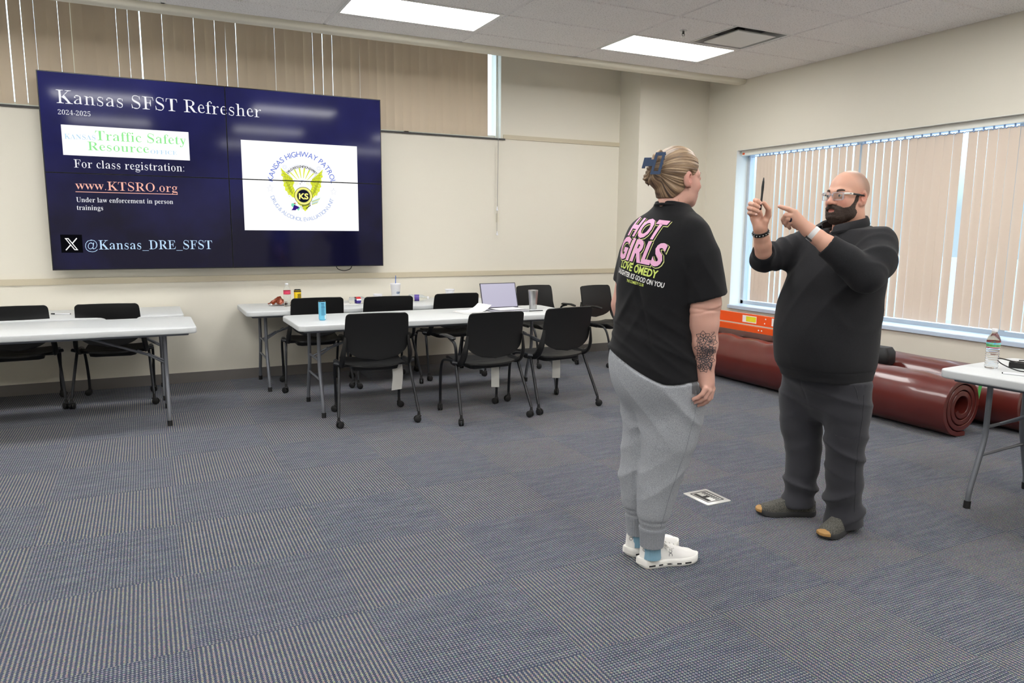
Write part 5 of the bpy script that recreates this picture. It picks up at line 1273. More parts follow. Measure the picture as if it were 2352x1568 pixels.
# head, neck, arms and hands of the woman in one skin mesh
oW = dict(wide=.98, neck=[(-.018,0,-.055),(-.035,.0,-.11),(-.045,0,-.20)], neckr=[.056,.057,.064])
def w_head(P): return np.maximum(head_sdf(toW(P), oW)*.97, 1.485-P[:, 2])
def w_armR(P):
    d = chain(P, [(.125,-.115,1.40),(.150,-.122,1.265),(.158,-.125,1.165),(.158,-.125,1.09),(.165,-.122,1.003),(.170,-.120,.931),(.173,-.120,.885),(.177,-.124,.850)], [.062,.064,.062,.057,.050,.038,.031,.031], .02)
    d = smin(d, ell(P, (.146,-.155,1.135), (.030,.026,.04)), .03)
    d = d+.0028*np.exp(-((P[:, 2]-1.148+.10*(P[:, 0]-.15))/.006)**2)+.0018*np.exp(-((P[:, 2]-1.138-.25*(P[:, 0]-.15))/.005)**2)
    palm = chain(P, [(.176,-.128,.862),(.176,-.152,.826)], [.026,.016]); 
    for a in ((.186,-.143,.820), (.196,-.127,.815), (.202,-.110,.820)): palm = smin(palm, cap(P, (.178,-.122,.865), a, .024, .0145), .012)
    d = smin(d, palm, .014); k = .004
    for pts, r in (([(.174,-.165,.828),(.163,-.170,.807),(.147,-.165,.792),(.130,-.160,.783)], [.0118,.0096,.0088,.0074]), ([(.187,-.150,.818),(.174,-.155,.790),(.156,-.150,.775),(.138,-.145,.768)], [.013,.0105,.0096,.0080]),
                   ([(.198,-.130,.814),(.188,-.135,.781),(.172,-.130,.762),(.152,-.125,.751)], [.013,.0108,.0098,.0082]), ([(.204,-.110,.818),(.199,-.112,.783),(.185,-.110,.764),(.166,-.105,.749)], [.013,.0105,.0096,.0080]),
                   ([(.172,-.105,.855),(.162,-.085,.827),(.153,-.078,.801),(.144,-.078,.781)], [.018,.013,.0105,.0085])):
        d = smin(d, chain(P, pts, r, .003), k)
    return d
def w_armL(P):
    d = chain(P, [(-.105,.10,1.40),(-.150,.125,1.27),(-.175,.130,1.13),(-.165,.170,1.02),(-.140,.21,.92),(-.125,.225,.885)], [.058,.058,.052,.046,.034,.030], .02)
    d = smin(d, chain(P, [(-.125,.225,.885),(-.112,.235,.84),(-.10,.235,.80)], [.028,.030,.022]), .012)
    for k in range(4):
        o_ = .020*(k-1.5); d = smin(d, chain(P, [(-.108+o_*.6,.235-o_*.7,.815),(-.098+o_*.6,.232-o_*.7,.775),(-.102+o_*.6,.218-o_*.7,.748)], [.011,.0095,.0078]), .004)
    return smin(d, chain(P, [(-.118,.238,.855),(-.088,.235,.825),(-.082,.225,.795)], [.014,.011,.0085]), .006)
def w_core(P):
    d = loft(P, [(.80,-.025,0,.15,.12),(1.0,-.025,0,.155,.12),(1.15,-.02,0,.150,.11),(1.30,-.008,0,.16,.11),(1.42,.0,.004,.13,.085),(1.50,.008,.01,.06,.055)], fT)
    r = chain(P, [(.05,-.055,.86),(.025,-.045,.47),(-.013,-.054,.20),(-.010,-.052,.06)], [.085,.065,.04,.032]); l = chain(P, [(-.08,.06,.86),(-.07,.072,.47),(-.083,.066,.20),(-.08,.068,.06)], [.085,.065,.04,.032])
    return smin(d, np.minimum(r, l), .03)
bodyW = sdf_obj('body', [(w_head, (-.12,-.13,1.48), (.20,.19,1.82), .0028), (w_armR, (.05,-.21,.72), (.25,-.04,1.30), .0028), (w_armL, (-.25,.06,.72), (-.03,.28,1.30), .005), (w_core, (-.25,-.22,.03), (.22,.22,1.52), .014)],
    M_skin, woman, skin_colour(toW, lin(204,158,142), lin(198,122,110)))
def eyes(bk_, parent, s=1., wide=1., yaw=0.):
    for sg in (-1, 1):
        c = Vector(bk_((.0822,sg*.0320*wide,.0035))); b = MB(); b.sphere(c, .0122*s, 16, 10); e = b.obj('eye', M_eye, parent)
        fw = (Vector(bk_((1, yaw, 0)))-Vector(bk_((0,0,0)))).normalized(); ri = fw.cross(Vector((0,0,1))).normalized(); up = ri.cross(fw)
        b = MB(); b.rings([[c+fw*h+(ri*math.cos(a)+up*math.sin(a))*r for a in np.linspace(0, 2*PI, 16, endpoint=False)] for h, r in ((.0104*s,.0064*s),(.0119*s,.0056*s),(.0127*s,.0026*s))]); b.obj('iris', M_iris, e)
eyes(backW, woman, .97, .98)
b = MB()
for sg in (-1, 1): b.tube([backW((.094,sg*.016,.026)), backW((.093,sg*.03,.030)), backW((.082,sg*.048,.026))], [.003,.0035,.002], 6, flat=.6)
b.obj('eyebrow', M_brow, woman)
# hair combed back into a clip
CLIPC = (-.100, -.004, .060)
def w_hair(P):
    q = toW(P); x, y, z = q[:, 0], q[:, 1], q[:, 2]; ay = np.abs(y)
    d = ell(q, (-.010,0,.037), (.108,.0835,.100)); d = smin(d, ell(q, (-.035,0,-.045), (.066,.064,.055)), .03)
    d = smin(d, chain(q, [(-.03,0,-.06),(-.045,0,-.10)], [.058,.050]), .02)
    g = herm(z, [-.14,-.09,-.045,-.015,.012,.035,.06,.085,.14], [-.03,-.020,-.012,-.004,.022,.048,.060,.066,.06])
    phi = np.arctan2(z-.03, -y+1e-6); dist = np.sqrt(((x+.10)/.2)**2+(y/.09)**2+((z-.05)/.12)**2)
    d = d+(.0014*np.sin(phi*34+2.5*np.sin(phi*9+x*14)+x*20))*np.clip(dist*1.2-.15, 0, 1)
    d = smax(d, x-g, .006); ear = ell(np.stack([x, ay, z], 1), (-.002,.086,-.004), (.026,.024,.036)); d = smax(d, -ear, .006)
    d = smax(d, -(z+.082-.85*np.clip(x+.060, 0, .12)), .006)
    tw = chain(q, [(-.088,.010,-.045),(-.112,.012,.0),(-.118,.008,.05),(-.105,.0,.098)], [.022,.030,.033,.018]); tw = tw+.003*np.sin(np.arctan2(z-.03, y)*3+z*150+x*60)
    d = smin(d, tw, .008)
    d = smin(d, chain(q, [(-.125,.028,.03),(-.140,.034,.0),(-.128,.034,-.028)], [.016,.015,.004])+.002*np.sin(z*400), .006)
    return d*.9
def hair_col(V):
    q = toW(V.astype(np.float32)); x, y, z = q[:, 0], q[:, 1], q[:, 2]; phi = np.arctan2(z-.03, -y+1e-6)
    return np.c_[(phi+PI)/(2*PI), np.clip(x*2.5+.5, 0, 1), np.clip((z+.12)/.27, 0, 1)]
def hair_mat():
    m = mat('streaked_hair', (.5,.5,.5,1), .36, spec=.5); nt = m.node_tree; L = nt.links; b = nt.nodes['Principled BSDF']
    at = nt.nodes.new('ShaderNodeAttribute'); at.attribute_name = 'Col'; sp = nt.nodes.new('ShaderNodeSeparateColor'); L.new(at.outputs['Color'], sp.inputs[0])
    cb = nt.nodes.new('ShaderNodeCombineXYZ'); wob = node_math(nt, 'MULTIPLY', sp.outputs[1], .05)
    L.new(node_math(nt, 'ADD', sp.outputs[0], wob), cb.inputs[0]); L.new(node_math(nt, 'MULTIPLY', sp.outputs[1], .035), cb.inputs[1])
    n1 = nt.nodes.new('ShaderNodeTexNoise'); n1.inputs['Scale'].default_value = 60; n1.inputs['Detail'].default_value = 6; n1.inputs['Roughness'].default_value = .65; L.new(cb.outputs[0], n1.inputs[0])
    r = nt.nodes.new('ShaderNodeValToRGB'); e = r.color_ramp.elements; e[0].position = .33; e[0].color = lin(58,45,36); e[1].position = .70; e[1].color = lin(206,180,146); k = e.new(.50); k.color = lin(132,106,80)
    L.new(node_math(nt, 'ADD', n1.outputs[0], node_math(nt, 'MULTIPLY_ADD', sp.outputs[2], .12, -.07)), r.inputs[0]); L.new(r.outputs[0], b.inputs['Base Color'])
    n2 = nt.nodes.new('ShaderNodeTexNoise'); n2.inputs['Scale'].default_value = 220; n2.inputs['Detail'].default_value = 4; L.new(cb.outputs[0], n2.inputs[0])
    bp = nt.nodes.new('ShaderNodeBump'); bp.inputs['Strength'].default_value = .45; bp.inputs['Distance'].default_value = .004; L.new(n2.outputs[0], bp.inputs['Height']); L.new(bp.outputs[0], b.inputs['Normal']); return m
M_hairW = hair_mat()
hairW = sdf_obj('hair', [(w_hair, *bb([backW((-.16,-.10,-.13)), backW((.11,.10,.15)), backW((-.16,.10,-.13)), backW((.11,-.10,.15))], .01), .0026)], M_hairW, woman, hair_col, it=0); tag(hairW, 'streaked blonde brown hair combed back and twisted into a clip')
b = MB()
for k in range(12):
    r_ = random.Random(k); y0 = -.055+.009*k; p0 = (-.055+r_.uniform(-.01,.02), y0, -.085); b.tube(spline([backW(p0), backW((p0[0]-.004+r_.uniform(-.012,.01), y0+r_.uniform(-.008,.008), -.115)), backW((p0[0]+r_.uniform(-.03,.012), y0+r_.uniform(-.012,.012), -.135))], 4), .0006, 4)
b.obj('loose_strands', mat('loose_hair', lin(150,120,88), .5), hairW)
M_clip = mat('navy_clip', lin(44,66,97), .45)
b = MB()      # claw clip: two slotted jaws on a hinge
ctr = np.array((-.1415,-.040,.056)); nrm = np.array((-.72,-.69,0)); nrm /= np.linalg.norm(nrm); sd = np.array((.69,-.72,0)); up_ = np.array((.16,-.17,.97)); up_ /= np.linalg.norm(up_)
def cp(a, c, h): return backW(tuple(ctr+sd*a*.84+up_*c*.84+nrm*h))
for (a0, a1, c0, c1) in ((-.024,-.011,-.054,.054),(.011,.024,-.054,.054),(-.011,.011,.038,.054),(-.011,.011,-.054,-.038)):
    b.rings([[cp(a, c, h-.8*a*a*10*.1) for a, c in ((a0,c0),(a1,c0),(a1,c1),(a0,c1))] for h in (-.004, .003)])
for k in range(5):
    c = -.045+.0225*k; b.tube([cp(.020, c, -.002), cp(.022, c, -.016), cp(.020, c, -.03)], [.003,.003,.0015], 6)
b.obj('hair_clip', M_clip, hairW, smooth=False)
b = MB()
for (a0, a1, c0, c1, h0, h1) in ((-.062,-.024,-.012,.020,-.012,-.004),(-.075,-.060,-.022,.030,-.018,-.006),(-.060,-.040,.020,.030,-.02,-.008)):
    b.rings([[cp(a, c, h) for a, c in ((a0,c0),(a1,c0),(a1,c1),(a0,c1))] for h in (h0, h1)])
b.obj('clip_hinge', M_clip, hairW, smooth=False)
nails([((.130,-.160,.783),(.147,-.165,.792),(-.1,-.3,-.9)), ((.138,-.145,.768),(.156,-.150,.775),(-.1,-.3,-.9)), ((.152,-.125,.751),(.172,-.13,.762),(-.1,-.3,-.9))], woman, M_nail)
# print on the back of the shirt
bs = bvh_of(shirt)
M_pink = mat('pink_print', lin(232,172,208), .6); M_pyel = mat('pale_yellow_print', lin(226,230,150), .6); M_whp = mat('white_print', lin(228,228,226), .6); M_lime = mat('lime_print', lin(206,222,110), .6)
exB = np.array((.75,-.66,0.)); exB /= np.linalg.norm(exB); drB = np.array((.66,.75,0.))
def shirt_line(s, cx, cz, wd_, h, layers, shear=0., sp=1.0, tilt=-5.5):
    for (m, off, dx, dz, lift) in layers:
        v, f = text_mesh(s, offset=off, shear=shear, space=sp); v = v.copy(); ref, _ = text_mesh(s, offset=.04, shear=shear, space=sp)
        sx = wd_/(ref[:, 0].max()-ref[:, 0].min()); sy = h/.76; v = np.c_[(v[:, 0]-(ref[:, 0].max()+ref[:, 0].min())/2)*sx+cx+dx, (v[:, 1]-.35)*sy+cz+dz]
        tl = R_(tilt); c_, s_ = math.cos(tl), math.sin(tl); zc = cz; v = np.c_[(v[:, 0]-cx)*c_-(v[:, 1]-zc)*s_+cx, (v[:, 0]-cx)*s_+(v[:, 1]-zc)*c_]
        project('shirt_print', v, f, bs, tuple(np.array((-.005,.0,zc))-drB*.5), exB, (0,0,1), drB, m, shirt, lift, .012)
big = [(M_pyel, .062, .006, -.005, .0012), (M_tee_shirt, .050, .0045, -.0035, .0018), (M_pink, .038, 0, 0, .0025)]
shirt_line('HOT', -.016, 1.463, .205, .078, big, .30, 1.08, -5.5); shirt_line('GIRLS', -.022, 1.372, .270, .092, big, .15, 1.06, -6.5)
shirt_line('LOVE OMEDY', -.012, 1.299, .215, .033, [(M_lime, .03, 0, 0, .0014)], .0, 1.0, -10); shirt_line('LAUGHTER KS GOOD ON YOU', -.008, 1.264, .262, .021, [(M_whp, .03, 0, 0, .0014)], tilt=-11); shirt_line('THE COMEDY CLUB', -.014, 1.243, .098, .012, [(M_lime, .02, 0, 0, .0014)], tilt=-9)
# flower tattoo on the right forearm
bw = bvh_of(bodyW); M_tat = mat('tattoo_ink', lin(66,62,66), .5); rt = random.Random(5); V_ = []; F_ = []
def addl(pts, w):
    v, f = line2(pts, w); n0 = len(V_); V_.extend([tuple(p) for p in v]); F_.extend([tuple(i+n0 for i in q) for q in f])
def flower(cx, cz, r, n, ph):
    for k in range(n):
        a = ph+2*PI*k/n; d_ = (math.cos(a), math.sin(a)); p_ = (-d_[1], d_[0])
        for s in (.36, -.36): addl([(cx+d_[0]*r*t+p_[0]*r*s*math.sin(PI*t**.8), cz+d_[1]*r*t+p_[1]*r*s*math.sin(PI*t**.8)) for t in np.linspace(.15, 1, 7)], .0021)
        addl([(cx+d_[0]*r*.1, cz+d_[1]*r*.1), (cx+d_[0]*r*.55, cz+d_[1]*r*.55)], .0018)
    for k in range(7): a = rt.uniform(0, 6.28); addl([(cx, cz), (cx+.3*r*math.cos(a), cz+.3*r*math.sin(a))], .0026)
for (cx, cz, r, n) in ((-.012,1.035,.030,6),(.020,1.022,.026,5),(-.018,.992,.026,6),(.008,.985,.024,6),(-.010,.952,.030,9),(.016,.945,.024,6),(-.004,.915,.024,6),(.024,.985,.02,5)): flower(cx, cz, r, n, rt.uniform(0, 1))
for (x0, z0, x1, z1) in ((.014,1.04,.030,1.060),(-.026,1.0,-.030,1.03),(.018,.96,.034,.985),(-.014,.93,-.026,.905),(.010,.93,.022,.90),(.0,1.0,.004,.96)):
    addl([(x0,z0),((x0+x1)/2+.004,(z0+z1)/2),(x1,z1)], .0022); mx_, mz_ = (x0+x1)/2, (z0+z1)/2; addl([(mx_,mz_),(mx_+.007,mz_+.004),(x1+.004,z1-.004)], .0013); addl([(mx_,mz_),(mx_-.004,mz_+.009),(x1,z1)], .0013)
for k in range(5): addl([(.020+.0012*k,.905),(.024+.0012*k,.925),(.022+.0012*k,.935)], .0016)
project('tattoo', V_, F_, bw, (.168,-.45,0), (1,0,0), (0,0,1), (0,1,0), M_tat, woman, .0006, .008)
# ------------------------------------------------------------------ the man holding up a pen
man = thing('person', 'bearded person with shaved head and clear glasses in a charcoal quarter-zip, both hands raised', 'person', (-3.13, -5.0, 0), R_(-50.1564))
fM = (-.69, -.72)
Rm, toM, backM = head_frame((-.65, -.76), (.022, .012, 1.618), 1.0, .02)
SL = np.array((.72,-.69,0))
cuffR, elR, shR = (-.330,-.170,1.362), (-.335,-.085,1.322), (-.110,.120,1.400)
cuffL, elL, shL_ = (-.052,-.360,1.398), (.112,-.315,1.268), (.150,-.120,1.395)
def m_sweater(P):
    secs = [(.748,-.018,-.008,.208,.192),(.775,-.02,-.012,.212,.199),(.80,-.024,-.018,.218,.212),(.90,-.030,-.028,.226,.230),(1.0,-.032,-.030,.226,.232),(1.1,-.026,-.026,.222,.222),(1.25,-.006,-.012,.220,.190),(1.35,.008,-.002,.220,.160),(1.415,.014,.004,.205,.128),(1.462,.018,.008,.160,.104),(1.49,.020,.010,.115,.092),(1.53,.020,.010,.08,.08)]
    d = loft(P, secs, fM, 2.35)
    r = chain(P, [shR, (-.225,.025,1.350), elR], [.092,.078,.062], .02); r = smin(r, chain(P, [elR, tuple(A(*cuffR)+.4*(A(*cuffR)-A(*elR)))], [.062,.049]), .02)
    l = chain(P, [shL_, (.150,-.22,1.325), elL], [.098,.088,.074], .02); l = smin(l, chain(P, [elL, (.03,-.345,1.335), cuffL, (-.080,-.365,1.420)], [.072,.064,.0515,.049], .01), .02)
    # wrinkles gathered at the elbows and armpits
    s1 = P@A(.72,.69,.1); s2 = P@A(.30,.85,.45)
    kR = np.exp(-np.sum(((P-A(-.27,-.02,1.35))/.10)**2, 1)); kL = np.exp(-np.sum(((P-A(.13,-.25,1.31))/.11)**2, 1))
    r = r-kR*.016*ridge(46*(P@A(.8,.55,.2))+1.6*waves(P, 31, 8)); l = l-kL*.018*ridge(36*(P@A(-.35,.9,.35))+1.8*waves(P, 32, 7))
    ax = A(*cuffR)-A(*elR); ax = ax/np.linalg.norm(ax); r = smax(r, (P-A(*cuffR))@ax, .004)
    ax = A(*cuffL)-A(.03,-.345,1.335); ax = ax/np.linalg.norm(ax); l = smax(l, (P-A(*cuffL))@ax, .004)
    d = smin(d, smin(r, l, .02), .03)
    z = P[:, 2]; fx = P[:, 0]*SL[0]+P[:, 1]*SL[1]
    gate = np.clip(.45+.9*waves(P, 36, 6), 0, 1)
    d = d-.014*np.exp(-((z-1.20)/.15)**2)*ridge(22*(fx*.9-.5*z)+1.6*waves(P, 33, 5))*gate+.002*waves(P, 34, 24)
    d = d-.009*np.exp(-((fx-.19)/.07)**2)*np.exp(-((z-1.05)/.14)**2)*ridge(26*(fx+.28*z)+1.5*waves(P, 37, 6))
    d = d-.006*np.exp(-((z-.85)/.05)**2)*ridge(14*fx+2*waves(P, 35, 6))*gate
    d = d+.0035*(1-np.clip(np.abs(z-.803)/.004, 0, 1))            # seam above the waistband
    d = smax(d, -cap(P, tuple(A(*cuffR)-.2*(A(*cuffR)-A(*elR))), tuple(A(*cuffR)+.3*(A(*cuffR)-A(*elR))),   .0395, .0395), .003)
    d = smax(d, -cap(P, (-.038,-.358,1.387), (-.085,-.366,1.424), .041, .041), .003)
    # open quarter zip: a wedge in front of the throat
    q = P-A(.020,.010,0); fwd = q[:, 0]*fM[0]+q[:, 1]*fM[1]; lat = q[:, 0]*SL[0]+q[:, 1]*SL[1]
    wedge = np.maximum(np.abs(lat)-np.clip((z-1.425)*.62, -.02, .06), -(fwd-.035)); d = smax(d, -np.maximum(wedge, 1.42-z), .004)
    d = smax(d, -cap(P, (.02,.012,1.44), (.026,.016,1.62), .072, .080), .004)
    return smax(d, z-(1.478-.13*fwd), .006)
sweat = sdf_obj('sweater', [(m_sweater, (-.43,-.46,.73), (.30,.30,1.55), .0066)], M_sweat, man); tag(sweat, 'charcoal quarter-zip pullover with sleeves pushed up')
# collar leaves
b = MB(); g = []
for a in np.linspace(R_(24), R_(336), 40):
    k = abs(a-PI)/R_(156); dx = (math.cos(a)*fM[0]+math.sin(a)*SL[0], math.cos(a)*fM[1]+math.sin(a)*SL[1])
    rad = .086+.012*k; c0 = (.020+.010*k*fM[0], .012+.010*k*fM[1]); out = .010+.030*k**2; zb = 1.470-.042*k**1.4; zt2 = 1.534-.050*k**1.6
    g.append([(c0[0]+dx[0]*(rad+o_), c0[1]+dx[1]*(rad+o_), z_) for o_, z_ in ((-.006,zb-.016),(-.003,zb),(.000,(zb+zt2)/2),(.003,zt2-.004),(.008,zt2),(out*.6+.006,zt2-.010),(out+.006,zt2-.032),(out+.004,zt2-.040))])
b.sheet(g, .005); b.obj('collar', M_sweat, sweat)
b = MB(); bz = bvh_of(sweat)
for s in (-1, 1):
    pts = spline([tuple(np.array((.020,.012))+.125*np.array(fM)+SL[:2]*s*.004)+(1.405,), tuple(np.array((.020,.012))+.115*np.array(fM)+SL[:2]*s*.012)+(1.43,), tuple(np.array((.020,.012))+.100*np.array(fM)+SL[:2]*s*.035)+(1.455,)], 6)
    b.tube(pts, .0028, 6)
b.obj('zip', M_rubber, sweat)
# belly pocket-free waistband edge
def m_trousers(P):
    d = loft(P, [(.54,-.015,0,.06,.06),(.63,-.018,0,.11,.11),(.70,-.02,.0,.158,.145),(.75,-.022,0,.184,.166),(.80,-.022,-.004,.190,.174),(.90,-.024,-.01,.185,.17)], fM, 2.4)
    rp = [(-.105,.085,.72),(-.120,.080,.60),(-.118,.070,.46),(-.098,.060,.36),(-.098,.052,.24),(-.104,.045,.14),(-.108,.040,.05)]; rr = [.118,.112,.100,.088,.082,.082,.086]
    lp = [(.080,-.078,.72),(.090,-.082,.60),(.092,-.085,.48),(.092,-.085,.38),(.098,-.080,.26),(.106,-.075,.15),(.112,-.070,.03)]; lr = [.110,.106,.094,.084,.086,.090,.094]
    r = chain(P, rp, rr, .01); l = chain(P, lp, lr, .01)
    z = P[:, 2]; u = P[:, 0]; w = P[:, 1]
    r = r-np.exp(-((z-.145)/.075)**2)*.026*ridge(25*(z+.30*u)+1.3*waves(P, 41, 7), 1.3)+.013*np.exp(-((z-.145)/.07)**2)-np.exp(-((z-.44)/.13)**2)*.006*ridge(18*(z-.6*u)+2*waves(P, 42, 6))
    l = l-np.exp(-((z-.14)/.085)**2)*.027*ridge(21*(z-.45*u)+1.3*waves(P, 43, 7), 1.3)+.013*np.exp(-((z-.14)/.08)**2)-np.exp(-((z-.40)/.10)**2)*.015*ridge(25*(z+.6*u)+1.8*waves(P, 44, 6))
    r = smax(r, .052+.10*(u+.10)-z, .004)
    l = smax(l, .020+.14*(u-.10)-z, .004)
    cr = chain(P, [(-.012,.0,.74),(-.012,-.002,.62),(-.012,-.004,.555)], [.12,.085,.040], .01)
    d = smin(smin(d, cr, .05), smin(r, l, .006), .05)
    d = d-.009*np.exp(-((z-.66)/.08)**2)*ridge(32*(z+.22*u)+1.6*waves(P, 45, 7))+.0018*waves(P, 46, 24)
    d = np.where(z > .753, np.maximum(d, m_sweater(P)+.010), d) if P[:, 2].max() > .75 else d
    lat = u*SL[0]+w*SL[1]; fwd = u*fM[0]+w*fM[1]
    d = d+.003*np.exp(-((lat+.01-.0)/.004)**2)*np.clip((z-.60)/.05, 0, 1)*(fwd > 0)
    for zk, uu in ((.485, 1), (.515, -1)): d = d+.002*np.exp(-((z-zk-.05*uu*lat)/.003)**2)*((lat*uu) > 0)
    return d
pants = sdf_obj('trousers', [(m_trousers, (-.27,-.26,.005), (.25,.25,.86), .0066)], M_pants, man); tag(pants, 'dark grey work trousers bunched over the shoes')
bp_ = bvh_of(pants); b = MB()
dS = (-.35,.94,0)
b.tube(on_surface(spline([(.168,-.2,.70),(.166,-.2,.56),(.160,-.2,.42),(.165,-.2,.26),(.178,-.2,.12)], 9), bp_, dS), .0014, 5); b.tube(on_surface([(.115,-.2,.745),(.128,-.2,.72),(.150,-.2,.64)], bp_, dS), .0016, 5)
b.tube(on_surface([(.055,-.2,.495),(.09,-.2,.488),(.13,-.2,.496),(.155,-.2,.505)], bp_, dS), .0014, 5); b.obj('stitched_seam', M_pants, pants)
def knit_shoe(heel, d, parent):
    to, bk_, R = shoe_frame(heel, d); L = .305
    hw = lambda x: herm(np.clip(x, 0, L), [0,.02,.07,.14,.21,.26,.29,.305], [.008,.033,.039,.040,.049,.044,.028,.005])
    def upper(P):
        q = to(P); x, y, z = q[:, 0], q[:, 1], q[:, 2]; top = herm(x, [0,.04,.09,.14,.19,.24,.28,.305], [.075,.095,.100,.096,.078,.060,.050,.032]); hh = np.clip((z-.03)/(top-.03+1e-6), 0, 3)
        d_ = np.maximum(np.abs(y)-(hw(x)*(1-.5*np.clip(hh, 0, 1)**2.2)-.001), np.maximum(z-top, .018-z)); return np.maximum(d_, np.maximum(.003-x, x-L+.003))*.8
    up = sdf_obj('shoe', [(upper, *bb([bk_((0,-.055,.01)), bk_((0,.055,.11)), bk_((L,-.055,.01)), bk_((L,.055,.11))], .012), .004)], M_shoeG, parent, it=2); tag(up, 'grey knit slip-on shoe with tan toe')
    b = MB(); n = 26; xs = [(L/2-L/2*math.cos(PI*k/n)) for k in range(n+1)]; out = [(x, float(hw(x))) for x in xs]; rxy = out+[(x, -y) for x, y in out[::-1]]
    ring = lambda z, e: [bk_((x+(x-L/2)*e*.1, y*(1+e), z+.012*max(0, (x-.22)/.085)**2*(1-z/.05))) for x, y in rxy]
    b.rings([ring(0, 0), ring(.004, .08), ring(.022, .08), ring(.028, .04), ring(.030, -.05)]); b.obj('sole', M_soleG, up)
    def toe(P):
        q = to(P); x, y, z = q[:, 0], q[:, 1], q[:, 2]; d_ = np.maximum(np.abs(y)-(hw(x-.006)+.004), np.maximum(z-(.050-.5*(x-.28)-6*y*y), .020-z)); return np.maximum(d_, np.maximum(.281+7*y*y-x, x-L-.004))*.8
    sdf_obj('toe_cap', [(toe, *bb([bk_((.25,-.05,.01)), bk_((.25,.05,.07)), bk_((L,-.05,.01)), bk_((L,.05,.07))], .012), .002)], M_toe, up, it=2)
knit_shoe((-.020,.070), (-.92,-.39), man); knit_shoe((.158,.012), (-.46,-.89), man)

# skin: head, neck, forearms and hands
oM = dict(wide=1.05, jowl=.010, mouth=.0040, neck=[(-.012,0,-.055),(-.025,0,-.12),(-.035,0,-.22)], neckr=[.068,.071,.080])
def m_head(P): return np.maximum(head_sdf(toM(P), oM), 1.395-P[:, 2])
RI = [(-.362,-.218,1.568),(-.371,-.262,1.597),(-.356,-.290,1.592),(-.345,-.293,1.583)]; RM = [(-.376,-.218,1.556),(-.392,-.258,1.582),(-.371,-.296,1.576),(-.350,-.298,1.565)]
RR = [(-.382,-.218,1.540),(-.397,-.255,1.562),(-.374,-.296,1.556),(-.351,-.300,1.545)]; RP = [(-.382,-.222,1.524),(-.396,-.252,1.540),(-.377,-.286,1.538),(-.359,-.296,1.531)]
RT = [(-.330,-.232,1.495),(-.313,-.240,1.527),(-.311,-.262,1.557),(-.331,-.282,1.584)]
def m_handR(P):
    d = chain(P, [(-.331,-.165,1.354),(-.334,-.185,1.391),(-.340,-.205,1.426),(-.346,-.225,1.465)], [.040,.039,.034,.028], .01)
    p = None
    for a, r in ((RI[0], .014), (RM[0], .0145), (RR[0], .014), (RP[0], .013)):
        c = cap(P, (-.346,-.222,1.470), a, .024, r); p = c if p is None else smin(p, c, .012)
    p = smin(p, chain(P, [(-.338,-.232,1.475),(-.326,-.238,1.502)], [.022,.019]), .012); p = smin(p, chain(P, [(-.356,-.236,1.478),(-.378,-.236,1.515)], [.018,.015]), .012); d = smin(d, p, .014)
    for pts, r in ((RI, [.0135,.0108,.0098,.0084]), (RM, [.0138,.0110,.0100,.0086]), (RR, [.0135,.0106,.0098,.0084]), (RP, [.0120,.0096,.0086,.0074]), (RT, [.0185,.0145,.0118,.0096])): d = smin(d, chain(P, pts, r, .003), .0035)
    return d
LI = [(-.188,-.385,1.537),(-.215,-.397,1.551),(-.236,-.395,1.558),(-.254,-.391,1.564)]; LM = [(-.196,-.387,1.524),(-.224,-.398,1.525),(-.236,-.383,1.508),(-.233,-.364,1.492)]
LR = [(-.194,-.382,1.508),(-.217,-.393,1.510),(-.227,-.378,1.494),(-.223,-.358,1.480)]; LP = [(-.185,-.374,1.493),(-.204,-.382,1.494),(-.213,-.369,1.479),(-.208,-.353,1.469)]
LT = [(-.150,-.345,1.478),(-.172,-.335,1.474),(-.190,-.333,1.481),(-.206,-.335,1.494)]
def m_handL(P):
    d = chain(P, [(-.020,-.360,1.378),(-.050,-.362,1.400),(-.089,-.364,1.430),(-.128,-.364,1.460)], [.043,.040,.035,.0285], .01)
    p = None
    for a, r in ((LI[0], .0145), (LM[0], .015), (LR[0], .0145), (LP[0], .0135)):
        c = cap(P, (-.132,-.364,1.464), a, .025, r); p = c if p is None else smin(p, c, .012)
    d = smin(d, p, .014); d = smin(d, cap(P, (-.138,-.352,1.466), LT[0], .020, .0185), .012)
    for pts, r in ((LI, [.0138,.0108,.0098,.0082]), (LM, [.0142,.0110,.0100,.0085]), (LR, [.0138,.0106,.0098,.0083]), (LP, [.0122,.0096,.0086,.0074]), (LT, [.0178,.0140,.0118,.0096])): d = smin(d, chain(P, pts, r, .003), .0035)
    return d
def m_core(P):
    d = loft(P, [(.70,-.02,0,.11,.10),(.80,-.02,-.01,.15,.14),(1.0,-.028,-.025,.18,.18),(1.2,-.01,-.015,.17,.15),(1.34,.008,-.002,.18,.13),(1.42,.014,.004,.15,.09),(1.46,.018,.008,.07,.07)], fM)
    r = chain(P, [(-.10,.08,.72),(-.112,.07,.46),(-.10,.05,.20),(-.10,.045,.05)], [.075,.065,.045,.03]); l = chain(P, [(.085,-.08,.70),(.092,-.085,.46),(.105,-.075,.2),(.11,-.06,.05)], [.085,.07,.045,.03])
    a = chain(P, [shR, elR, (-.331,-.165,1.354)], [.06,.042,.036]); c = chain(P, [shL_, elL, (-.02,-.36,1.378)], [.06,.05,.038])
    return smin(smin(d, np.minimum(r, l), .03), np.minimum(a, c), .02)
def m_extra(V, q, c):
    x, y, z = q[:, 0], np.abs(q[:, 1]), q[:, 2]
    k = np.clip((.030-x+.35*(z-.06))/.05, 0, 1)*np.clip((z-.0)/.025, 0, 1)*np.clip((.135-z)/.02, 0, 1)*.62; k = np.clip(k, 0, .62)[:, None]
    return c*(1-k)+np.array(lin(120,104,92)[:3])*k
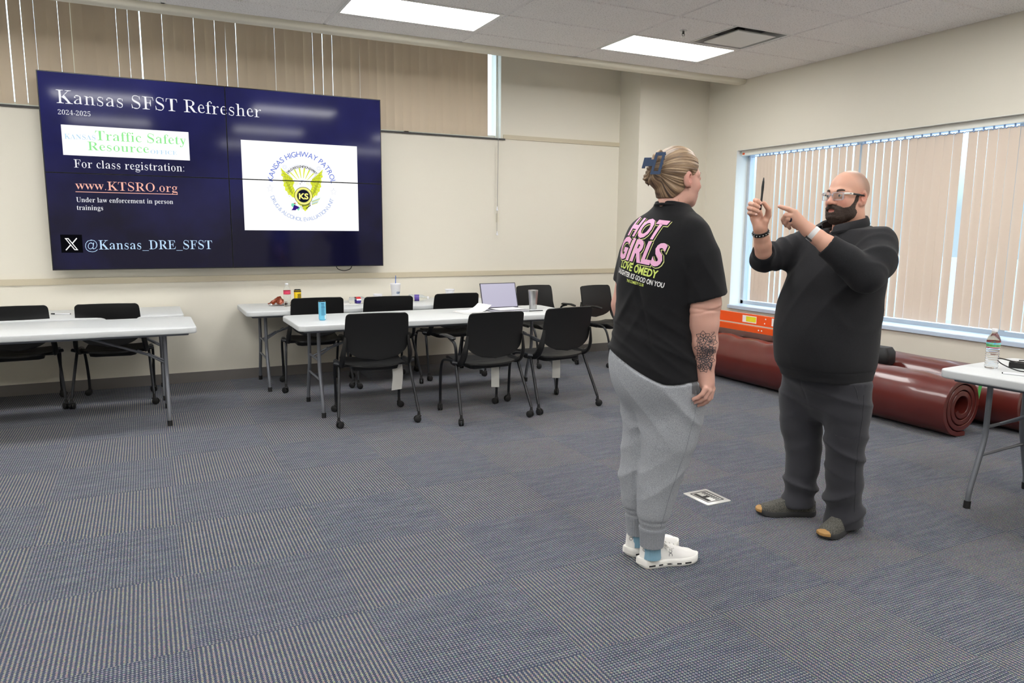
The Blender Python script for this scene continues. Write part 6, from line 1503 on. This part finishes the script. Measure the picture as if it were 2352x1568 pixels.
bodyM = sdf_obj('body', [(m_head, (-.14,-.15,1.385), (.17,.17,1.765), .0026), (m_handR, (-.43,-.33,1.31), (-.27,-.11,1.63), .0022), (m_handL, (-.29,-.43,1.32), (.04,-.30,1.60), .0022), (m_core, (-.40,-.42,.02), (.26,.26,1.50), .014)], M_skin, man, skin_colour(toM, lin(208,160,138), lin(204,124,110), True, m_extra))
eyes(backM, man, 1., 1.05, -.28)
def beard(P):
    q = toM(P); x, y, z = q[:, 0], np.abs(q[:, 1]), q[:, 2]; S_ = np.stack([x, y/1.05, z], 1); d = head_sdf(q, dict(oM, mouth=.001, neck=[(-.012,0,-.055),(-.02,0,-.06)], neckr=[.05,.05]))
    thick = .0028+.0075*np.clip((-.045-z)/.05, 0, 1)*np.clip((x+.0)/.05, 0, 1); sh = d-thick
    cheek = np.interp(x, [-.03,.028,.040,.060,.080,.094,.12], [.016,.014,-.022,-.047,-.053,-.041,-.038])       # upper edge of the beard
    reg = np.maximum(z-cheek, np.maximum(.012-.026*np.clip((-.048-z)/.03, 0, 1)-x, -(z+.128+.55*np.clip(.03-x, -.05, .05))))
    sh = smax(sh, reg*.7, .004)
    sh = smax(sh, -ell(S_, (-.004,.086,-.006), (.022,.022,.044)), .003)
    sh = smax(sh, -ell(S_, (.100,0,-.0665), (.030,.021,.0085)), .003)
    sh = smin(sh, smax(chain(S_, [(.104,.0,-.0455),(.1015,.016,-.050),(.090,.030,-.066),(.084,.032,-.088)], [.0085,.009,.0085,.008]), -ell(S_, (.104,0,-.066), (.03,.020,.0085)), .002), .006)
    sh = smin(sh, smax(ell(S_, (.066,0,-.098), (.034,.044,.034)), -(S_[:, 0]-.0), .004), .012)
    sh = smax(sh, -ell(S_, (.104,0,-.0665), (.020,.019,.0078)), .003)
    return (sh+.0013*np.sin(x*700+5*np.sin(z*160))*np.sin(y*600+z*260))*.8
bd = sdf_obj('beard', [(beard, *bb([backM((-.02,-.09,-.15)), backM((.13,.09,.04)), backM((-.02,.09,-.15)), backM((.13,-.09,.04))], .012), .0023)], M_beard, man, it=0); tag(bd, 'full short brown beard and moustache')
b = MB()
for s in (-1, 1): b.tube(spline([backM((.0945,s*.014,.0215)), backM((.0945,s*.026,.0275)), backM((.086,s*.043,.0285)), backM((.070,s*.058,.021))], 5), [.0046,.005,.0056,.006,.0062,.0062,.0062,.006,.0056,.0054,.005,.0046,.0042,.0036,.003,.0024][:16], 7, flat=.7)
b.obj('eyebrow', M_brow, man)
# glasses
M_frame = mat('clear_acetate', lin(236,236,244), .12, trans=.75, ior=1.3); M_lens = M_glass.copy(); M_lens.name = 'spectacle_lens'; M_tip = mat('black_temple', lin(24,24,26), .4)
gl = bpy.data.objects.new('glasses', None); COL.objects.link(gl); gl.parent = man
def rrect(cy, cz, w, h, r, n=5):
    o = []
    for k, (sx, sy) in enumerate(((1,1),(-1,1),(-1,-1),(1,-1))):
        for i in range(n+1): a = PI/2*(k+i/n); o.append((cy+sx*(w/2-r)+r*math.cos(a), cz+sy*(h/2-r)+r*math.sin(a)))
    return o
b = MB(); bl = MB()
for s in (-1, 1):
    o = rrect(s*.034, .000, .056, .038, .009); i_ = rrect(s*.034, .000, .047, .030, .006); X = lambda y: .1085-3.2*y*y
    vs = []
    for ring, dx in ((o, 0), (i_, 0), (i_, .0045), (o, .0045)): vs.append([backM((X(y)+dx, y, z)) for y, z in ring])
    b.rings(vs+[vs[0]], True, False, False); bl.rings([[backM((X(y)+dx, y, z)) for y, z in i_] for dx in (.0015, .0025)])
b.tube([backM((.111,-.008,.006)), backM((.1145,0,.008)), backM((.111,.008,.006))], .0032, 8); b.obj('frame', M_frame, gl); bl.obj('lens', M_lens, gl)
b = MB(); b2 = MB()
for s in (-1, 1):
    b.tube([backM((.098,s*.062,.012)), backM((.083,s*.0765,.012)), backM((.062,s*.0815,.011))], [.0045,.0045,.0045], 8, flat=.45); b2.tube([backM((.062,s*.0815,.011)), backM((.03,s*.084,.009)), backM((-.008,s*.086,.006)), backM((-.03,s*.084,-.012))], [.0045,.004,.0035,.003], 8, flat=.5)
b.obj('temple', M_soleW, gl); b2.obj('temple_tip', M_tip, gl)
b = MB()
for s in (-1, 1):
    for k in range(2): b.tube([backM((.080-.006*k+.0022*math.cos(a), s*.0815, .0125+.0014*math.sin(a))) for a in np.linspace(0, 2*PI, 9)], .0007, 4)
b.obj('temple_mark', M_tip, gl)
# watch, bracelet, ring, nails
def band(c, ax, r0, r1, w, th, m, name, parent, n=32, bumps=0, up=(0,0,1)):
    ax = Vector(ax).normalized(); a_ = (Vector(up)-ax*Vector(up).dot(ax)).normalized(); b_ = ax.cross(a_); b = MB(); rs = []
    for h, e in ((-w/2,0),(-w/2+.001,th),(w/2-.001,th),(w/2,0)):
        rs.append([Vector(c)+ax*h+(a_*(r0+e*(1+(.5*math.cos(bumps*t) if bumps else 0)))*math.cos(t)+b_*(r1+e*(1+(.5*math.cos(bumps*t) if bumps else 0)))*math.sin(t)) for t in np.linspace(0, 2*PI, n, endpoint=False)])
    b.rings(rs, True, True, True); return b.obj(name, m, parent)
wt = band((-.108,-.364,1.4445), (-.039,0,.030), .0325, .0325, .024, .003, mat('white_watch_band', lin(214,214,214), .6), 'watch', man)
b = MB()
Mw = Matrix(((-.79,.0,-.61),(0,1,0),(.61,0,-.79)))
b.obox((-.124,-.372,1.4235), Mw, .034, .038, .010); b.obj('watch_case', M_tip, wt, smooth=False)
br = band((-.3435,-.2165,1.448), (-.006,-.020,.039), .0335, .0335, .017, .004, M_rubber, 'bracelet', man, 48, 16)
b = MB()
axb = Vector((-.006,-.020,.039)).normalized(); ub = Vector((1,0,0)); ub = (ub-axb*ub.dot(axb)).normalized(); vb_ = axb.cross(ub)
for k in range(16):
    a = 2*PI*k/16; p = Vector((-.3435,-.2165,1.448))+(ub*math.cos(a)+vb_*math.sin(a))*.0385; b.sphere(p, .0032, 8, 5)
b.obj('silver_beads', M_steel, br)
dR = Vector(LR[1])-Vector(LR[0]); band(tuple(Vector(LR[0])+dR*.52), dR, .0128, .0128, .008, .0016, mat('dark_ring', lin(30,36,56), .3, metal=.6), 'ring', man, 24)
nails([(RI[3], RI[2], (-.2,-1,.2)), (RM[3], RM[2], (-.2,-1,.2)), (RR[3], RR[2], (-.2,-1,.2)), (RP[3], RP[2], (-.2,-1,.2)), (LI[3], LI[2], (0,-1,.3))], man, M_nail)
# the pen he holds is a thing of its own
pn = thing('pen', 'black pen held upright in the bearded person\'s right hand', 'pen', (-3.13, -5.0, 0), R_(-50.1564))
p0, p1 = Vector((-.3445,-.2845,1.552)), Vector((-.3385,-.2705,1.700)); L_ = lambda t: p0.lerp(p1, t)
b = MB(); b.tube([L_(t) for t in (0,.02,.30,.45,.70,.88)], [.0030,.0046,.0048,.0046,.0062,.0048], 12); b.obj('barrel', M_rubber, pn)
b = MB(); b.tube([L_(t) for t in (.88,.95,1.0)], [.0046,.0034,.0016], 10); b.obj('tip', M_dark, pn)
b = MB(); b.tube([L_(t) for t in (.20,.24)], [.0052,.0052], 12); b.obj('blue_band', mat('blue_band', lin(40,70,130), .4), pn)
